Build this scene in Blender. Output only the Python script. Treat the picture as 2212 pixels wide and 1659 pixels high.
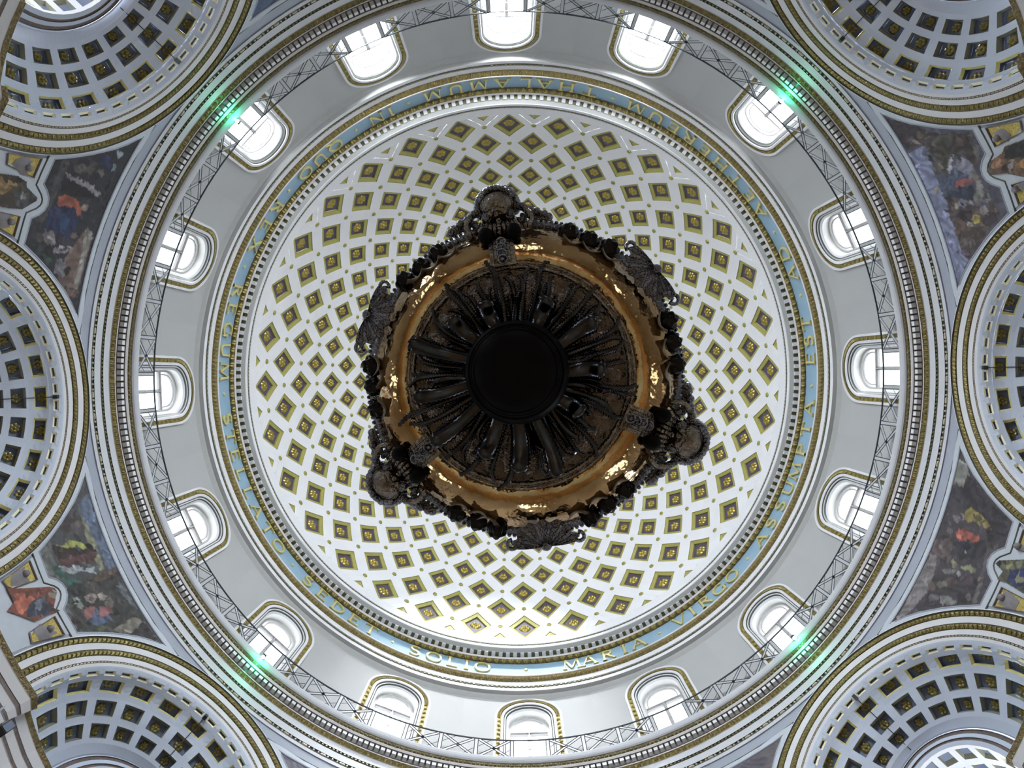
import bpy, bmesh, math, random
from mathutils import Matrix, Vector, noise
rad = math.radians
sin, cos, pi = math.sin, math.cos, math.pi
for o in list(bpy.data.objects):
    bpy.data.objects.remove(o)
SC = bpy.context.scene
COL = SC.collection
Z0 = 1.6            # eye height; all H below are heights above the eye
DL = 1.803          # the plan is turned by this many degrees

# ------------------------------------------------------------------ camera
cam = bpy.data.cameras.new('camera')
cam.sensor_width = 36.0
cam.lens = 36.0 * 1300.0 / 2212.0
cam.clip_start, cam.clip_end = 0.05, 200
camo = bpy.data.objects.new('camera', cam)
COL.objects.link(camo)
ax, ay = 0.0014, -0.0203
r0 = Vector((cos(ax), 0, sin(ax)))
z1 = Vector((-sin(ax), 0, cos(ax)))
dn = Vector((0, 1, 0)) * cos(ay) + z1 * sin(ay)
fw = Vector((0, 1, 0)) * -sin(ay) + z1 * cos(ay)
M = Matrix.Identity(4)
for i in range(3):
    M[i][0], M[i][1], M[i][2] = r0[i], -dn[i], -fw[i]
M[0][3], M[1][3], M[2][3] = -0.1483, -0.2278, Z0
camo.matrix_world = M
SC.camera = camo
# ------------------------------------------------------------------ world and exposure
wd = bpy.data.worlds.new('world')
SC.world = wd
wd.use_nodes = True
wd.node_tree.nodes['Background'].inputs[0].default_value = (0.62, 0.72, 0.9, 1)
wd.node_tree.nodes['Background'].inputs[1].default_value = 0.35
SC.view_settings.view_transform = 'Standard'
SC.view_settings.look = 'None'
SC.view_settings.exposure = -0.15
SC.view_settings.gamma = 1.0
SC.view_settings.use_curve_mapping = False
SC.cycles.max_bounces = 8
SC.cycles.diffuse_bounces = 6
# daylight behind the sixteen frosted panes, strongest on the sunny side (window 5 of 16)
SUN_ANGLE = 92.0
def pane_strength(a):
    d = abs((a - SUN_ANGLE + 180) % 360 - 180)
    return 2.6 + 190.0 * max(0.0, cos(rad(min(90, d * 1.7)))) ** 1.5
GREEN_W = 11.0
# hazy sun, through the open lantern at the crown of the dome, on to the drum wall opposite
sun = bpy.data.lights.new('sun', 'SUN')
sun.energy = 82.0
sun.angle = rad(28)
sun.color = (.95, .98, 1.0)
suno = bpy.data.objects.new('sun', sun)
COL.objects.link(suno)
ta = rad(264.0)
suno.rotation_euler = Vector((10 * cos(ta), -10 * sin(ta), -13.6)).to_track_quat('-Z', 'Y').to_euler()
suno.location = (0, 0, 45)

# ------------------------------------------------------------------ materials
def nt(name):
    m = bpy.data.materials.new(name)
    m.use_nodes = True
    t = m.node_tree
    return m, t, t.nodes['Principled BSDF']
def mat(name, col, rough=0.6, metal=0.0, var=0.12, scale=6.0, bump=0.0, bscale=40.0, col2=None, detail=5.0, spec=0.5):
    m, t, b = nt(name)
    b.inputs['Roughness'].default_value = rough
    b.inputs['Metallic'].default_value = metal
    b.inputs['Specular IOR Level'].default_value = spec
    tc = t.nodes.new('ShaderNodeTexCoord')
    n = t.nodes.new('ShaderNodeTexNoise')
    n.inputs['Scale'].default_value = scale
    n.inputs['Detail'].default_value = detail
    t.links.new(tc.outputs['Object'], n.inputs['Vector'])
    r = t.nodes.new('ShaderNodeValToRGB')
    c2 = col2 or [c * (1 - var) for c in col]
    r.color_ramp.elements[0].position, r.color_ramp.elements[1].position = 0.3, 0.7
    r.color_ramp.elements[0].color = (*c2, 1)
    r.color_ramp.elements[1].color = (*col, 1)
    t.links.new(n.outputs['Fac'], r.inputs['Fac'])
    t.links.new(r.outputs['Color'], b.inputs['Base Color'])
    if bump:
        n2 = t.nodes.new('ShaderNodeTexNoise')
        n2.inputs['Scale'].default_value = bscale
        n2.inputs['Detail'].default_value = 3
        t.links.new(tc.outputs['Object'], n2.inputs['Vector'])
        bp = t.nodes.new('ShaderNodeBump')
        bp.inputs['Strength'].default_value = bump
        bp.inputs['Distance'].default_value = 0.05
        t.links.new(n2.outputs['Fac'], bp.inputs['Height'])
        t.links.new(bp.outputs['Normal'], b.inputs['Normal'])
    return m
def emis(name, col, s):
    m, t, b = nt(name)
    b.inputs['Base Color'].default_value = (*col, 1)
    b.inputs['Emission Color'].default_value = (*col, 1)
    b.inputs['Emission Strength'].default_value = s
    return m
WHITE = mat('white_plaster', (0.63, 0.63, 0.66), 0.7, var=0.05, scale=3)
DOMEW = mat('dome_plaster', (0.66, 0.66, 0.69), 0.65, var=0.05, scale=1.5)
DRUM = mat('drum_stone', (0.365, 0.37, 0.372), 0.8, var=0.06, scale=0.8, bump=0.05, bscale=60)
COVE = mat('shaded_cove', (0.36, 0.36, 0.355), 0.8, var=0.05)  # grey stands in for shade on the down-facing cove and soffit
PINK = mat('warm_fillet', (0.55, 0.52, 0.52), 0.7, var=0.05)
WHITE2 = mat('entablature_plaster', (0.52, 0.53, 0.57), 0.7, var=0.05, scale=3)
NICHE = mat('niche_plaster', (0.52, 0.58, 0.70), 0.65, var=0.06, scale=2)
SPAN = mat('spandrel_grey', (0.33, 0.355, 0.425), 0.75, var=0.10, scale=2)
GOLD = mat('gilding', (0.30, 0.24, 0.07), 0.38, 0.35, var=0.45, scale=14, bump=0.5, bscale=22)
GOLD2 = mat('brown_gilding', (0.20, 0.15, 0.06), 0.36, 0.35, var=0.5, scale=14, bump=0.6, bscale=25)
COFG = mat('coffer_gilding', (0.33, 0.305, 0.085), 0.5, 0.15, var=0.14, scale=9)
NCG = mat('niche_coffer_lit_gilding', (0.74, 0.69, 0.30), 0.3, 0.15, var=0.18, scale=9)  # row nearest the arch: window light put into a paler yellow
CREAM = mat('niche_coffer_glint', (0.95, 0.92, 0.70), 0.3, 0.0, var=0.10, scale=9)  # glints on the small gilded frames, painted pale so they read bright
OLV = mat('niche_coffer_dim_gilding', (0.34, 0.34, 0.26), 0.4, 0.3, var=0.2, scale=9)  # deeper vault rows: gilding darkened in colour for weaker light
ROSE = mat('rosette_gilding', (0.40, 0.31, 0.07), 0.3, 0.7, var=0.35, scale=18)
PURPLE = mat('coffer_purple', (0.062, 0.050, 0.085), 0.6, var=0.15)
NAVY = mat('coffer_slate', (0.13, 0.16, 0.24), 0.55, var=0.15)
BLUE = mat('frieze_blue', (0.235, 0.36, 0.47), 0.6, var=0.10, scale=2.5)
DARK = mat('dark_groove', (0.07, 0.075, 0.06), 0.6, var=0.3, scale=30)
OLIVE = mat('olive_bead', (0.20, 0.19, 0.10), 0.45, 0.3, var=0.4, scale=30)
BEADM = mat('pale_bead', (0.50, 0.47, 0.36), 0.45, 0.15, var=0.25, scale=30)
BROWNB = mat('purple_brown_bead', (0.16, 0.125, 0.12), 0.5, 0.2, var=0.4, scale=25)
SHADE = mat('soffit_shade', (0.22, 0.205, 0.185), 0.8, var=0.08)  # shadow under the cornice put into the colour as darker brown-grey
RAIL = mat('railing_iron', (0.03, 0.034, 0.04), 0.5, 0.4, var=0.2)
REVEAL = mat('glare_reveal', (0.92, 0.92, 0.90), 0.6, var=0.03)  # whiter than the other plaster, standing in for glare from the panes
RAILP = mat('railing_grey_bar', (0.40, 0.415, 0.45), 0.6, 0.0, var=0.1)
FRAME = mat('window_paint', (0.42, 0.41, 0.41), 0.55, var=0.06)
FLOORM = mat('brown_marble', (0.44, 0.27, 0.12), 0.3, var=0.0, col2=(0.18, 0.10, 0.045), scale=0.9, detail=8)
LOWER = mat('pier_stone', (0.42, 0.38, 0.34), 0.6, var=0.15, scale=0.7)
LUN = mat('lunette_blue', (0.20, 0.30, 0.45), 0.7, var=0.2)
BOWL = mat('bowl_tinted_silver', (0.72, 0.52, 0.28), 0.10, 1.0, var=0.0, col2=(0.36, 0.20, 0.075), scale=3.5, bump=0.5, bscale=5)  # silver bowl; mottled brown floor reflection mixed into its base colour
PETAL = mat('pale_petal', (0.30, 0.285, 0.26), 0.3, 0.2, var=0.4, scale=14)
SILV = mat('dark_silver', (0.30, 0.31, 0.36), 0.09, 1.0, var=0.6, scale=14, bump=0.8, bscale=48)
SILVB = mat('tarnished_silver', (0.30, 0.27, 0.24), 0.12, 1.0, var=0.6, scale=12, bump=0.6, bscale=36)
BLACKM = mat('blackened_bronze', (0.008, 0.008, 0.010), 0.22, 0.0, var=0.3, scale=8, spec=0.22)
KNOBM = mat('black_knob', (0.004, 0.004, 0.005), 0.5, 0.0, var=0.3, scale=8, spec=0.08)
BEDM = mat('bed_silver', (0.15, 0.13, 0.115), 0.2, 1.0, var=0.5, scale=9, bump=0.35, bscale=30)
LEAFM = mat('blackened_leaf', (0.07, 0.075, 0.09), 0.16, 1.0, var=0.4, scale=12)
MOSG = mat('gold_mosaic', (0.82, 0.66, 0.20), 0.35, 0.2, var=0.4, scale=22, bump=0.9, bscale=55)
PUTTO = mat('grisaille', (0.26, 0.24, 0.26), 0.7, var=0.4, scale=5)
SPEAK = mat('black_plastic', (0.012, 0.013, 0.02), 0.4, var=0.2)
NROSE = mat('niche_rosette_gilding', (0.30, 0.25, 0.09), 0.3, 0.6, var=0.4, scale=18)
MEDAL = mat('pale_marble', (0.42, 0.43, 0.37), 0.3, var=0.0, col2=(0.24, 0.25, 0.21), scale=2.5, detail=8)
def fresco_mat():
    m, t, b = nt('fresco')
    a = t.nodes.new('ShaderNodeVertexColor'); a.layer_name = 'Col'
    t.links.new(a.outputs['Color'], b.inputs['Base Color'])
    b.inputs['Roughness'].default_value = 0.7
    return m
FRES = fresco_mat()

# ------------------------------------------------------------------ helpers
def P(a, R, H):
    t = rad(a)
    return (R * cos(t), -R * sin(t), Z0 + H)
class MB:
    def __init__(s):
        s.v, s.f, s.m = [], [], []
    def add(s, vs, fs, mi=0):
        k = len(s.v)
        s.v += [tuple(v) for v in vs]
        for f in fs:
            s.f.append(tuple(i + k for i in f)); s.m.append(mi)
    def grid(s, G, mi=0, close=False):
        """G: rows of points; mi a number or one per strip between rows"""
        k = len(s.v)
        n = len(G[0])
        for r in G:
            s.v += [tuple(p) for p in r]
        for i in range(len(G) - 1):
            mm = mi[i] if isinstance(mi, (list, tuple)) else mi
            for j in range(n if close else n - 1):
                j2 = (j + 1) % n
                s.f.append((k + i * n + j, k + i * n + j2, k + (i + 1) * n + j2, k + (i + 1) * n + j)); s.m.append(mm)
    def tube(s, pts, r, n=6, mi=0, closed=False):
        pts = [Vector(p) for p in pts]
        G = []
        L = len(pts)
        for i, p in enumerate(pts):
            a = pts[(i - 1) % L] if (closed or i > 0) else p
            b = pts[(i + 1) % L] if (closed or i < L - 1) else p
            d = (b - a).normalized()
            u = d.cross(Vector((0, 0, 1)))
            if u.length < 1e-3:
                u = d.cross(Vector((1, 0, 0)))
            u.normalize(); w = d.cross(u)
            rr = r[i] if isinstance(r, (list, tuple)) else r
            G.append([p + (u * cos(2 * pi * j / n) + w * sin(2 * pi * j / n)) * rr for j in range(n)])
        if closed:
            G.append(G[0])
        s.grid(G, mi, True)
        if not closed:
            k = len(s.v) - n * L
            s.f.append(tuple(range(k + n - 1, k - 1, -1))); s.m.append(mi)
            k2 = len(s.v) - n
            s.f.append(tuple(range(k2, k2 + n))); s.m.append(mi)
    def box(s, c, x, y, z, mi=0):
        """c centre; x, y, z half-axis vectors"""
        c, x, y, z = Vector(c), Vector(x), Vector(y), Vector(z)
        vs = [c + x * i + y * j + z * k for i in (-1, 1) for j in (-1, 1) for k in (-1, 1)]
        s.add(vs, [(0, 1, 3, 2), (4, 6, 7, 5), (0, 4, 5, 1), (2, 3, 7, 6), (0, 2, 6, 4), (1, 5, 7, 3)], mi)
    def ball(s, c, r, nu=10, nv=6, mi=0, fn=None, ax=None):
        c = Vector(c)
        G = []
        for i in range(nv + 1):
            t = pi * i / nv
            row = []
            for j in range(nu):
                p = 2 * pi * j / nu
                d = Vector((sin(t) * cos(p), sin(t) * sin(p), cos(t)))
                q = fn(d) if fn else 1.0
                e = Vector((d.x * r[0], d.y * r[1], d.z * r[2])) * q if isinstance(r, (tuple, list)) else d * r * q
                row.append(c + (ax @ e if ax else e))
            G.append(row)
        s.grid(G, mi, True)
    def lathe(s, prof, mats, n=192, a0=0.0, a1=360.0):
        full = abs(a1 - a0 - 360) < 1e-6
        cols = n if full else n + 1
        s.grid([[P(a0 + (a1 - a0) * j / n, R, H) for j in range(cols)] for R, H in prof], mats, full)
    def mesh(s, name, mats, smooth=False):
        me = bpy.data.meshes.new(name)
        me.from_pydata(s.v, [], s.f)
        for m in (mats if isinstance(mats, (list, tuple)) else [mats]):
            me.materials.append(m)
        me.polygons.foreach_set('material_index', s.m)
        if smooth:
            me.polygons.foreach_set('use_smooth', [True] * len(s.f))
        me.update()
        return me
    def build(s, name, mats, parent=None, smooth=False):
        return link(name, s.mesh(name, mats, smooth), parent)
def link(name, me, parent=None, rz=None, mw=None):
    o = bpy.data.objects.new(name, me)
    COL.objects.link(o)
    if parent is not None:
        o.parent = parent
    if rz is not None:
        o.rotation_euler = (0, 0, rz)
    if mw is not None:
        o.matrix_basis = mw
    return o
def empty(name, loc=(0, 0, 0), rz=0.0):
    o = bpy.data.objects.new(name, None)
    COL.objects.link(o); o.location = loc; o.rotation_euler = (0, 0, rz)
    o.empty_display_size = 0.1
    return o
def tag(o, label, cat, kind=None, group=None):
    o['label'] = label; o['category'] = cat
    if kind: o['kind'] = kind
    if group: o['group'] = group
    return o
def stuff(o):
    o['kind'] = 'stuff'; return o
def rep(me, name, parent, angles):
    return [link(name, me, parent, -rad(a)) for a in angles]
def lerp(a, b, t):
    return a + (b - a) * t
def itab(tab, x):
    for i in range(len(tab) - 1):
        if x <= tab[i + 1][0] or i == len(tab) - 2:
            t = (x - tab[i][0]) / (tab[i + 1][0] - tab[i][0])
            return [lerp(p, q, t) for p, q in zip(tab[i][1:], tab[i + 1][1:])]

def rosette_mesh(mt):
    """unit flower: six petals in a ring round a button, facing +z"""
    mb = MB(); n = 36
    rings = [0.0, 0.14, 0.26, 0.32, 0.46, 0.64, 0.82, 0.95, 1.0]
    G = []
    for r in rings:
        row = []
        for j in range(n):
            t = 2 * pi * j / n
            pet = abs(cos(3 * t)) ** 0.5
            rr = r * (0.86 + 0.14 * pet) if r > 0.32 else r
            if r < 0.3: h = 0.16 + 0.26 * math.sqrt(max(0, 1 - (r / 0.28) ** 2))
            elif r < 0.33: h = 0.06
            else: h = 0.02 + 0.34 * sin(pi * min(1, (r - 0.3) / 0.7) ** 0.8) * (0.25 + 0.75 * pet)
            row.append((rr * cos(t), rr * sin(t), h if r < 1 else 0.0))
        G.append(row)
    mb.grid(G, 0, True)
    return mb.mesh('rosette', [mt], True)
ROSM = rosette_mesh(ROSE)
ROSEN = rosette_mesh(NROSE)
def frame_at(o, ex, ey, ez, sx, sy, sz):
    m = Matrix.Identity(4)
    for i in range(3):
        m[i][0], m[i][1], m[i][2], m[i][3] = ex[i] * sx, ey[i] * sy, ez[i] * sz, o[i]
    return m

# ================================================================== LARGE STRUCTURE
# ---- floor
mb = MB()
mb.add([P(a, 14.5, -1.6) for a in range(0, 360, 6)], [tuple(range(60))])
tag(mb.build('floor', FLOORM), 'brown marble floor under the dome', 'floor', 'structure')

mb = MB()
mb.add([P(a, 2.3, -1.59) for a in range(0, 360, 6)], [tuple(range(60))])
tag(mb.build('floor', MEDAL), 'pale marble roundel in the middle of the brown floor', 'floor', 'structure')

# ---- dome
RD, HD = 9.08, 20.78
ROWP = [581, 542, 503.5, 466.5, 431.5, 398, 366, 335.5, 306, 278, 251]
def phi_of_p(p):
    lo, hi = 0.0, pi / 2
    for _ in range(40):
        m = (lo + hi) / 2
        if 1300 * RD * cos(m) / (HD + RD * sin(m)) > p: lo = m
        else: hi = m
    return lo
def dome_pt(a, q, out=0.0):
    i = max(0, min(len(ROWP) - 2, int(math.floor(q))))
    p = lerp(ROWP[i], ROWP[i + 1], q - i)
    if p > 568:
        return P(a, RD + (p - 568) * 0.012 + out, HD + 0.02)
    f = phi_of_p(p)
    return P(a, (RD + out) * cos(f), HD + (RD + out) * sin(f))
ST = 11.25
def quad_ring(mb, a0, q0, k0, d0, k1, d1, n, mi):
    """ring between two diamonds (scale k, recess d) round lattice point a0,q0"""
    cs = [(-.5, 0), (0, 1), (.5, 0), (0, -1)]
    A, B = [], []
    for i in range(4):
        x0, y0 = cs[i]; x1, y1 = cs[(i + 1) % 4]
        for j in range(n):
            t = j / n
            x, y = lerp(x0, x1, t), lerp(y0, y1, t)
            A.append(dome_pt(a0 + x * ST * k0, q0 + y * k0, d0)); B.append(dome_pt(a0 + x * ST * k1, q0 + y * k1, d1))
    mb.grid([A, B], mi, True)
NR = 9
KH, KP = 0.645, 0.455
mb = MB()
for q in range(0, NR + 1):
    for k in range(32):
        quad_ring(mb, DL + ST * (k + (0 if q % 2 else .5)), q, 1.0, 0, KH, 0, 12 if q == 0 else 3, 0)
for k in range(32):   # closing cap above the last row of coffers
    a = DL + ST * (k + (0 if NR % 2 else .5))
    T = [dome_pt(a, NR + .999), dome_pt(a + ST, NR + .999), dome_pt(a + ST / 2, NR)]
    mb.add(T, [(0, 1, 2)])
prof = []
f0 = phi_of_p(ROWP[-1])
OC = math.acos(1.32 / RD)
for i in range(9):
    f = lerp(f0, OC, i / 8)
    prof.append((RD * cos(f), HD + RD * sin(f)))
prof += [(1.32, prof[-1][1] + .5)]
mb.lathe(prof, 0, 96)
dome = tag(mb.build('ceiling', [DOMEW]), 'white dome covered in rows of gilded diamond coffers', 'dome', 'structure')
bossm = MB()
for r0_, r1_, h0, h1 in ((1, .92, 0, .3), (.92, .55, .3, .42), (.55, .5, .42, .2), (.5, .3, .2, .5), (.3, 0, .5, .62)):
    bossm.grid([[(r0_ * cos(2 * pi * j / 14), r0_ * sin(2 * pi * j / 14), h0) for j in range(14)],
                [(r1_ * cos(2 * pi * j / 14), r1_ * sin(2 * pi * j / 14), h1) for j in range(14)]], 0, True)
bossm = bossm.mesh('boss', [COFG], True)
def dome_frame(q, out, st, sz, inward=True):
    i = min(len(ROWP) - 2, int(q)); f = phi_of_p(lerp(ROWP[i], ROWP[i + 1], q - i))
    n = Vector((cos(f), 0, sin(f)))
    o = Vector(P(0, 0, HD)) + n * (RD + out)
    et = Vector((0, 1, 0)); ep = Vector((sin(f), 0, -cos(f)))   # right-handed with -n
    return frame_at(o, et, ep, -n, st, st, sz)
for q in range(0, NR + 1):
    mb = MB(); quad_ring(mb, 0, q, KH, 0.0, KH - .012, 0.025, 4, 0); quad_ring(mb, 0, q, KH - .012, 0.025, KP + .012, 0.055, 4, 0); quad_ring(mb, 0, q, KP + .012, 0.055, KP, 0.045, 4, 0); quad_ring(mb, 0, q, KP, 0.045, KP - .01, 0.10, 4, 0)
    fm = mb.mesh('coffer', [COFG])
    mb = MB(); quad_ring(mb, 0, q, KP - .01, 0.10, 0.0, 0.10, 1, 0)
    pm = mb.mesh('coffer_panel', [PURPLE if q else COFG])
    i = max(1, q); f = phi_of_p(min(567, ROWP[q])); w = rad(ST) * RD * cos(f)
    rs = w * 0.122
    for k in range(32):
        a = DL + ST * (k + (0 if q % 2 else .5))
        c = link('coffer', fm, dome, -rad(a))
        link('coffer_panel', pm, c)
        if q:
            link('rosette', ROSM, c, mw=dome_frame(q, 0.097, rs, 0.2))
            b = link('boss', bossm, dome)
            b.matrix_basis = Matrix.Rotation(-rad(a + ST / 2), 4, 'Z') @ dome_frame(q, 0.0, w * 0.052, 0.09)

# ---- cornice at the foot of the dome (inside face, from the wall up to the dome)
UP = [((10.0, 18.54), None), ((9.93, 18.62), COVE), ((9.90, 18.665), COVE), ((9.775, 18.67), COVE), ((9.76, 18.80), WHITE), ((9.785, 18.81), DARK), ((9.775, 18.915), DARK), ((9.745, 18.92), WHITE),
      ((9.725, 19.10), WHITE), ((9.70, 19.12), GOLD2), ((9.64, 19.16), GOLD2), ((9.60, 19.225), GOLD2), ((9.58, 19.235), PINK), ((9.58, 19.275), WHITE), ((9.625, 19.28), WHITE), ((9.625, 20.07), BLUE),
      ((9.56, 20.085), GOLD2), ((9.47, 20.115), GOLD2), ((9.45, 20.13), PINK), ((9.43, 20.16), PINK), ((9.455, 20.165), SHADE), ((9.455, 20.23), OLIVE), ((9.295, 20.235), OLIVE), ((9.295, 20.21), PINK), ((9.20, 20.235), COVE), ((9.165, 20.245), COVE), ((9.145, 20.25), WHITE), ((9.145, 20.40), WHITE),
      ((9.175, 20.41), DARK), ((9.165, 20.50), DARK), ((9.135, 20.505), WHITE), ((9.115, 20.62), WHITE), ((9.065, 20.85), WHITE)]
def band(pr, name, parent=None, n=256):
    ms = []
    idx = []
    for _, m in pr[1:]:
        if m not in ms: ms.append(m)
        idx.append(ms.index(m))
    mb = MB(); mb.lathe([p for p, _ in pr], idx, n)
    return mb.build(name, ms, parent)
corn = tag(band(UP, 'trim_1'), 'upper cornice ring with a pale blue lettered frieze between gilded mouldings', 'cornice', 'structure')

def ring_beads(name, R, H, n, ra, rh, m, parent, long_every=0, a_lo=0, a_hi=360):
    mb = MB()
    for k in range(n):
        a = a_lo + (a_hi - a_lo) * (k + .5) / n
        ln = 1.0
        if long_every: ln = 1.9 if k % long_every == 0 else 0.62
        t = rad(a)
        e = Vector((cos(t), -sin(t), 0)); g = Vector((-sin(t), -cos(t), 0))
        c = Vector(P(a, R, H)); w = pi * R * (a_hi - a_lo) / 360 / n * 0.74 * ln
        vs = [c - g * w, c + g * w] + [c + g * w * .6 * s + (-e * cos(b) + Vector((0, 0, 1)) * sin(b)) * ra for s in (-1, 1) for b in (-1.5, -.5, .5, 1.5)]
        mb.add(vs, [(0, 2, 3), (0, 3, 4), (0, 4, 5), (1, 7, 6), (1, 8, 7), (1, 9, 8), (2, 6, 7, 3), (3, 7, 8, 4), (4, 8, 9, 5)])
    return stuff(mb.build(name, [m], parent))
def leaf_geo(mb, a, R0, H0, R1, H1, wd_, lift, style=0):
    """one small leaf on a ring moulding between (R0,H0) and (R1,H1)"""
    t = rad(a); g = Vector((-sin(t), -cos(t), 0)); p0 = Vector(P(a, R0, H0)); p1 = Vector(P(a, R1, H1)); d = p1 - p0
    n = d.cross(g).normalized()
    if n.dot(Vector((-cos(t), sin(t), 0))) < 0: n = -n
    S = [(0.0, .55, 0), (.3, 1, .6), (.65, .9, 1), (.9, .5, .7), (1.0, 0.1, .2)]
    rows = []
    for s, w, l in S:
        c = p0 + d * s
        rows.append([c - g * wd_ * w, c - g * wd_ * .45 * w + n * lift * l, c + n * lift * l * .45, c + g * wd_ * .45 * w + n * lift * l, c + g * wd_ * w])
    mb.grid(rows, 0)
ring_beads('bead_row', 9.765, 18.86, 420, .032, 0, OLIVE, corn)
ring_beads('bead_row', 9.155, 20.455, 480, .026, 0, OLIVE, corn)
mb = MB()
for k in range(480): leaf_geo(mb, k * .75 + DL, 9.60, 19.23, 9.715, 19.105, .05, .035)
stuff(mb.build('leaf_row', [GOLD], corn))
mb = MB(); leaf_geo(mb, 0, 9.475, 20.11, 9.61, 20.075, .105, .06)
lm = mb.mesh('gilded_leaf', [GOLD])
rep(lm, 'gilded_leaf', corn, [DL + 1.5 * k for k in range(240)])
mb = MB()
for k in range(240):   # white dentils
    a = DL + 1.5 * (k + .5); t = rad(a)
    mb.box(P(a, 9.37, 20.205), (.08 * cos(t), -.08 * sin(t), 0), (-.063 * sin(t), -.063 * cos(t), 0), (0, 0, .035))
stuff(mb.build('dentil_row', [WHITE], corn))

# ---- lettering on the frieze
def arc(cx, cy, rx, ry, a0, a1, n=10):
    return [(cx + rx * cos(rad(lerp(a0, a1, i / n))), cy + ry * sin(rad(lerp(a0, a1, i / n)))) for i in range(n + 1)]
TH, TN = .115, .06
def stem(x, y0=0, y1=1): return [([(x, y0), (x, y1)], TH), ([(x - .13, y0 + .025), (x + .13, y0 + .025)], .05), ([(x - .13, y1 - .025), (x + .13, y1 - .025)], .05)]
GL = {
 'A': (.86, [([(.06, 0), (.43, 1)], TN), ([(.43, 1), (.80, 0)], TH), ([(.22, .36), (.66, .36)], .06), ([(-.04, .025), (.18, .025)], .05), ([(.66, .025), (.92, .025)], .05)]),
 'D': (.84, stem(.14) + [([(.14, .96)] + arc(.32, .5, .48, .46, 90, -90) + [(.14, .04)], .11)]),
 'E': (.66, stem(.14) + [([(.14, .96), (.60, .96)], .07), ([(.14, .52), (.52, .52)], .07), ([(.14, .04), (.64, .04)], .07), ([(.6, .98), (.6, .84)], .05), ([(.63, .02), (.63, .17)], .05)]),
 'G': (.86, [(arc(.45, .5, .39, .46, 50, 325, 14), .12), ([(.76, .02), (.76, .42)], TH), ([(.6, .43), (.9, .43)], .05)]),
 'H': (.9, stem(.14) + stem(.76) + [([(.14, .52), (.76, .52)], .07)]),
 'I': (.3, stem(.14)),
 'L': (.64, stem(.14) + [([(.14, .04), (.62, .04)], .07), ([(.61, .02), (.61, .18)], .05)]),
 'M': (1.06, [([(.1, 0), (.18, 1)], TN), ([(.18, 1), (.52, .05)], TH), ([(.52, .05), (.86, 1)], TN), ([(.86, 1), (.94, 0)], TH), ([(0, .025), (.22, .025)], .05), ([(.82, .025), (1.06, .025)], .05)]),
 'N': (.92, [([(.14, 0), (.14, 1)], TN), ([(.14, 1), (.78, 0)], TH), ([(.78, 0), (.78, 1)], TN), ([(.02, .025), (.26, .025)], .05), ([(.66, .975), (.9, .975)], .05)]),
 'O': (.92, [(arc(.46, .5, .40, .46, 0, 360, 20), .11)]),
 'P': (.66, stem(.14) + [([(.14, .96)] + arc(.30, .72, .30, .24, 90, -90) + [(.14, .48)], .10)]),
 'Q': (.92, [(arc(.46, .5, .40, .46, 0, 360, 20), .11), ([(.5, .1), (.9, -.14)], .11)]),
 'R': (.78, stem(.14) + [([(.14, .96)] + arc(.30, .74, .28, .22, 90, -90) + [(.14, .52)], .10), ([(.34, .52), (.74, 0)], TH)]),
 'S': (.62, [(arc(.31, .73, .23, .23, 30, 250, 9) + arc(.31, .27, .25, .24, 80, -150, 9), .12)]),
 'T': (.8, stem(.4) + [([(.02, .96), (.78, .96)], .07), ([(.03, .98), (.03, .82)], .05), ([(.77, .98), (.77, .82)], .05)]),
 'U': (.86, [([(.14, 1), (.14, .36)] + arc(.43, .36, .29, .32, 180, 360, 9) + [(.72, 1)], .11), ([(.02, .975), (.26, .975)], .05), ([(.6, .975), (.84, .975)], .05)]),
 'V': (.84, [([(.06, 1), (.42, 0)], TH), ([(.42, 0), (.78, 1)], TN), ([(-.04, .975), (.18, .975)], .05), ([(.66, .975), (.9, .975)], .05)]),
 'X': (.84, [([(.08, 1), (.76, 0)], TH), ([(.76, 1), (.08, 0)], TN), ([(-.03, .975), (.2, .975)], .05), ([(.64, .975), (.87, .975)], .05), ([(-.03, .025), (.2, .025)], .05), ([(.64, .025), (.87, .025)], .05)]),
}
def letter_mesh(ch):
    w, strokes = GL[ch]
    LH, RL = 0.58, 9.62
    mb = MB()
    for pts, th in strokes:
        n = len(pts); A, B = [], []
        for i in range(n):
            a, b = pts[max(0, i - 1)], pts[min(n - 1, i + 1)]
            dx, dy = b[0] - a[0], b[1] - a[1]; l = math.hypot(dx, dy) or 1
            nx, ny = -dy / l * th / 2, dx / l * th / 2
            A.append((pts[i][0] + nx, pts[i][1] + ny)); B.append((pts[i][0] - nx, pts[i][1] - ny))
        def W(q, dep): return P(math.degrees((q[0] - w / 2) * LH / RL), RL - dep, 19.38 + q[1] * LH)
        mb.grid([[W(q, 0) for q in A], [W(q, .055) for q in A], [W(q, .055) for q in B], [W(q, 0) for q in B]], 0)
        for e in (0, -1):
            mb.add([W(A[e], 0), W(A[e], .055), W(B[e], .055), W(B[e], 0)], [(0, 1, 2, 3)])
    return mb.mesh('letter', [LETG])
LETG = mat('letter_gilding', (0.66, 0.56, 0.22), 0.4, 0.3, var=0.2)
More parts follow.
